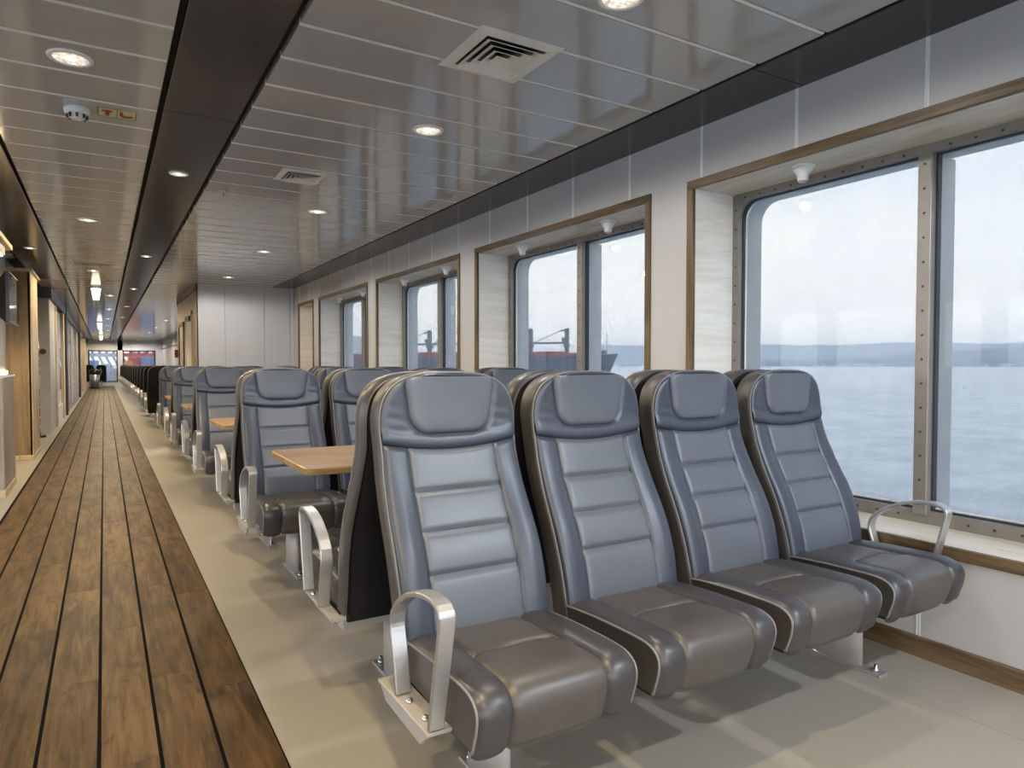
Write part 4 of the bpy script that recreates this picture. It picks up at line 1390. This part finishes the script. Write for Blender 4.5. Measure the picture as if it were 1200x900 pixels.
tv = thing('screen', 'black flat screen on a wall bracket in front of the oak pillar', 'television', (-.855, 9.45, 1.915))
v = [(0, -.46, -.275), (0, .46, -.275), (0, .46, .275), (0, -.46, .275), (-.03, -.46, -.275), (-.03, .46, -.275), (-.03, .46, .275), (-.03, -.46, .275), (-.12, -.30, -.19), (-.12, .30, -.19), (-.12, .30, .19), (-.12, -.30, .19)]
obj('casing', G().add(v, [(0, 1, 2, 3), (0, 4, 5, 1), (1, 5, 6, 2), (2, 6, 7, 3), (3, 7, 4, 0), (4, 8, 9, 5), (5, 9, 10, 6), (6, 10, 11, 7), (7, 11, 8, 4), (8, 11, 10, 9)]), 'black', tv)
obj('display', G().box(-.002, .002, -.445, .445, -.25, .262), 'screen', tv)
obj('indicator', G().box(-.001, .004, -.02, .02, -.266, -.261), 'alu', tv)
obj('bracket_arm', G().tube([(-.11, 0, 0), (-.155, 0, 0)], .03, 8), 'alu_grey', tv)
obj('wall_plate', G().box(-.172, -.15, -.12, .12, -.12, .12, .004), 'black', tv)
obj('cable', G().tube(smoothpath([(-.11, -.2, -.1), (-.13, -.2, -.25), (-.15, -.15, -.30), (-.15, -.10, -.12)], 5), .006, 6), 'black', tv)

gp = thing('grab_pole', 'slender chrome pole with clamp rings standing beside the grey return wall', 'pole', (-.94, 13.6, 0))
obj('tube', G().tube([(0, 0, .03), (0, 0, 1.58)], .028, 10), 'chrome', gp)
for k in range(9):
    obj('ring', G().lathe([(.034, 0), (.036, .02), (.034, .04)], (0, 0, .15 + k * .16), 10), 'alu_grey', gp)
obj('hook', G().tube([(0, 0, 1.55), (-.05, -.02, 1.6), (-.08, -.02, 1.66)], .014, 6), 'chrome', gp)
obj('foot', G().lathe([(.11, 0), (.10, .04), (.03, .06)], n=16), 'black', gp)
cp = thing('call_point', 'small dark red round alarm call point on the grey return wall', 'alarm', (-.90, 14.2, 1.42))
obj('housing', G().prism([(.05 * math.cos(a), .05 * math.sin(a)) for a in np.linspace(0, 2 * PI, 16, endpoint=False)], -.04, 0, 'y'), 'red_dark', cp)
obj('button', G().prism([(.022 * math.cos(a), .022 * math.sin(a)) for a in np.linspace(0, 2 * PI, 12, endpoint=False)], -.05, -.04, 'y'), 'black', cp)
cp2 = thing('call_point', 'dark red alarm box on the far corner of the bulkhead doors', 'alarm', (BLK_X, BLK_Y + 3.35, 1.42))
obj('housing', G().box(-.06, 0, -.05, .05, -.08, .08, .006), 'red_dark', cp2)
obj('button', G().prism([(.02 * math.cos(a), .02 * math.sin(a)) for a in np.linspace(0, 2 * PI, 12, endpoint=False)], -.068, -.06, 'x'), 'black', cp2)

# far end of the aisle: waste bin and a pair of seats on the left
tb_ = copy_tree(tp, (-.13, 42.2, 0), PI, 'dark seat standing on the left at the far end of the aisle', 'seats at the far left end')
tb2 = copy_tree(tp, (-.69, 42.2, 0), PI, 'dark seat half hidden at the far left end beside the column', 'seats at the far left end')
bn = thing('waste_bin', 'silver bin with a dark bag at the far end of the aisle', 'bin', (-.42, 40.2, 0))
obj('body', G().lathe([(.20, .05), (.23, .75)], n=16), 'alu', bn)
obj('base', G().lathe([(.24, 0), (.22, .06)], n=16), 'black', bn)
obj('bag', G().lathe([(.235, .70), (.26, .78), (.22, .92), (.10, .98), (.01, .98)], n=16), 'black', bn)
obj('handle', G().tube([(.2, 0, .5), (.32, 0, .85), (.25, 0, 1.0)], .015, 6), 'alu', bn)

# ================================================================== sea haze over the bay
hm = bpy.data.materials.new('sea_haze'); hm.use_nodes = True
hm.node_tree.nodes.clear()
ht = NT(hm.node_tree)
ho = ht.n('ShaderNodeOutputMaterial')
hv = ht.n('ShaderNodeVolumeScatter', Density=0.00019)
hv.inputs['Color'].default_value = (0.97, 0.985, 1.0, 1)
ht.l(hv.outputs[0], ho.inputs['Volume'])
hz = struct('haze', G().box(200, 9000, -6000, 9000, SEA + .3, 150), hm, 'thin sea haze lying over the bay')
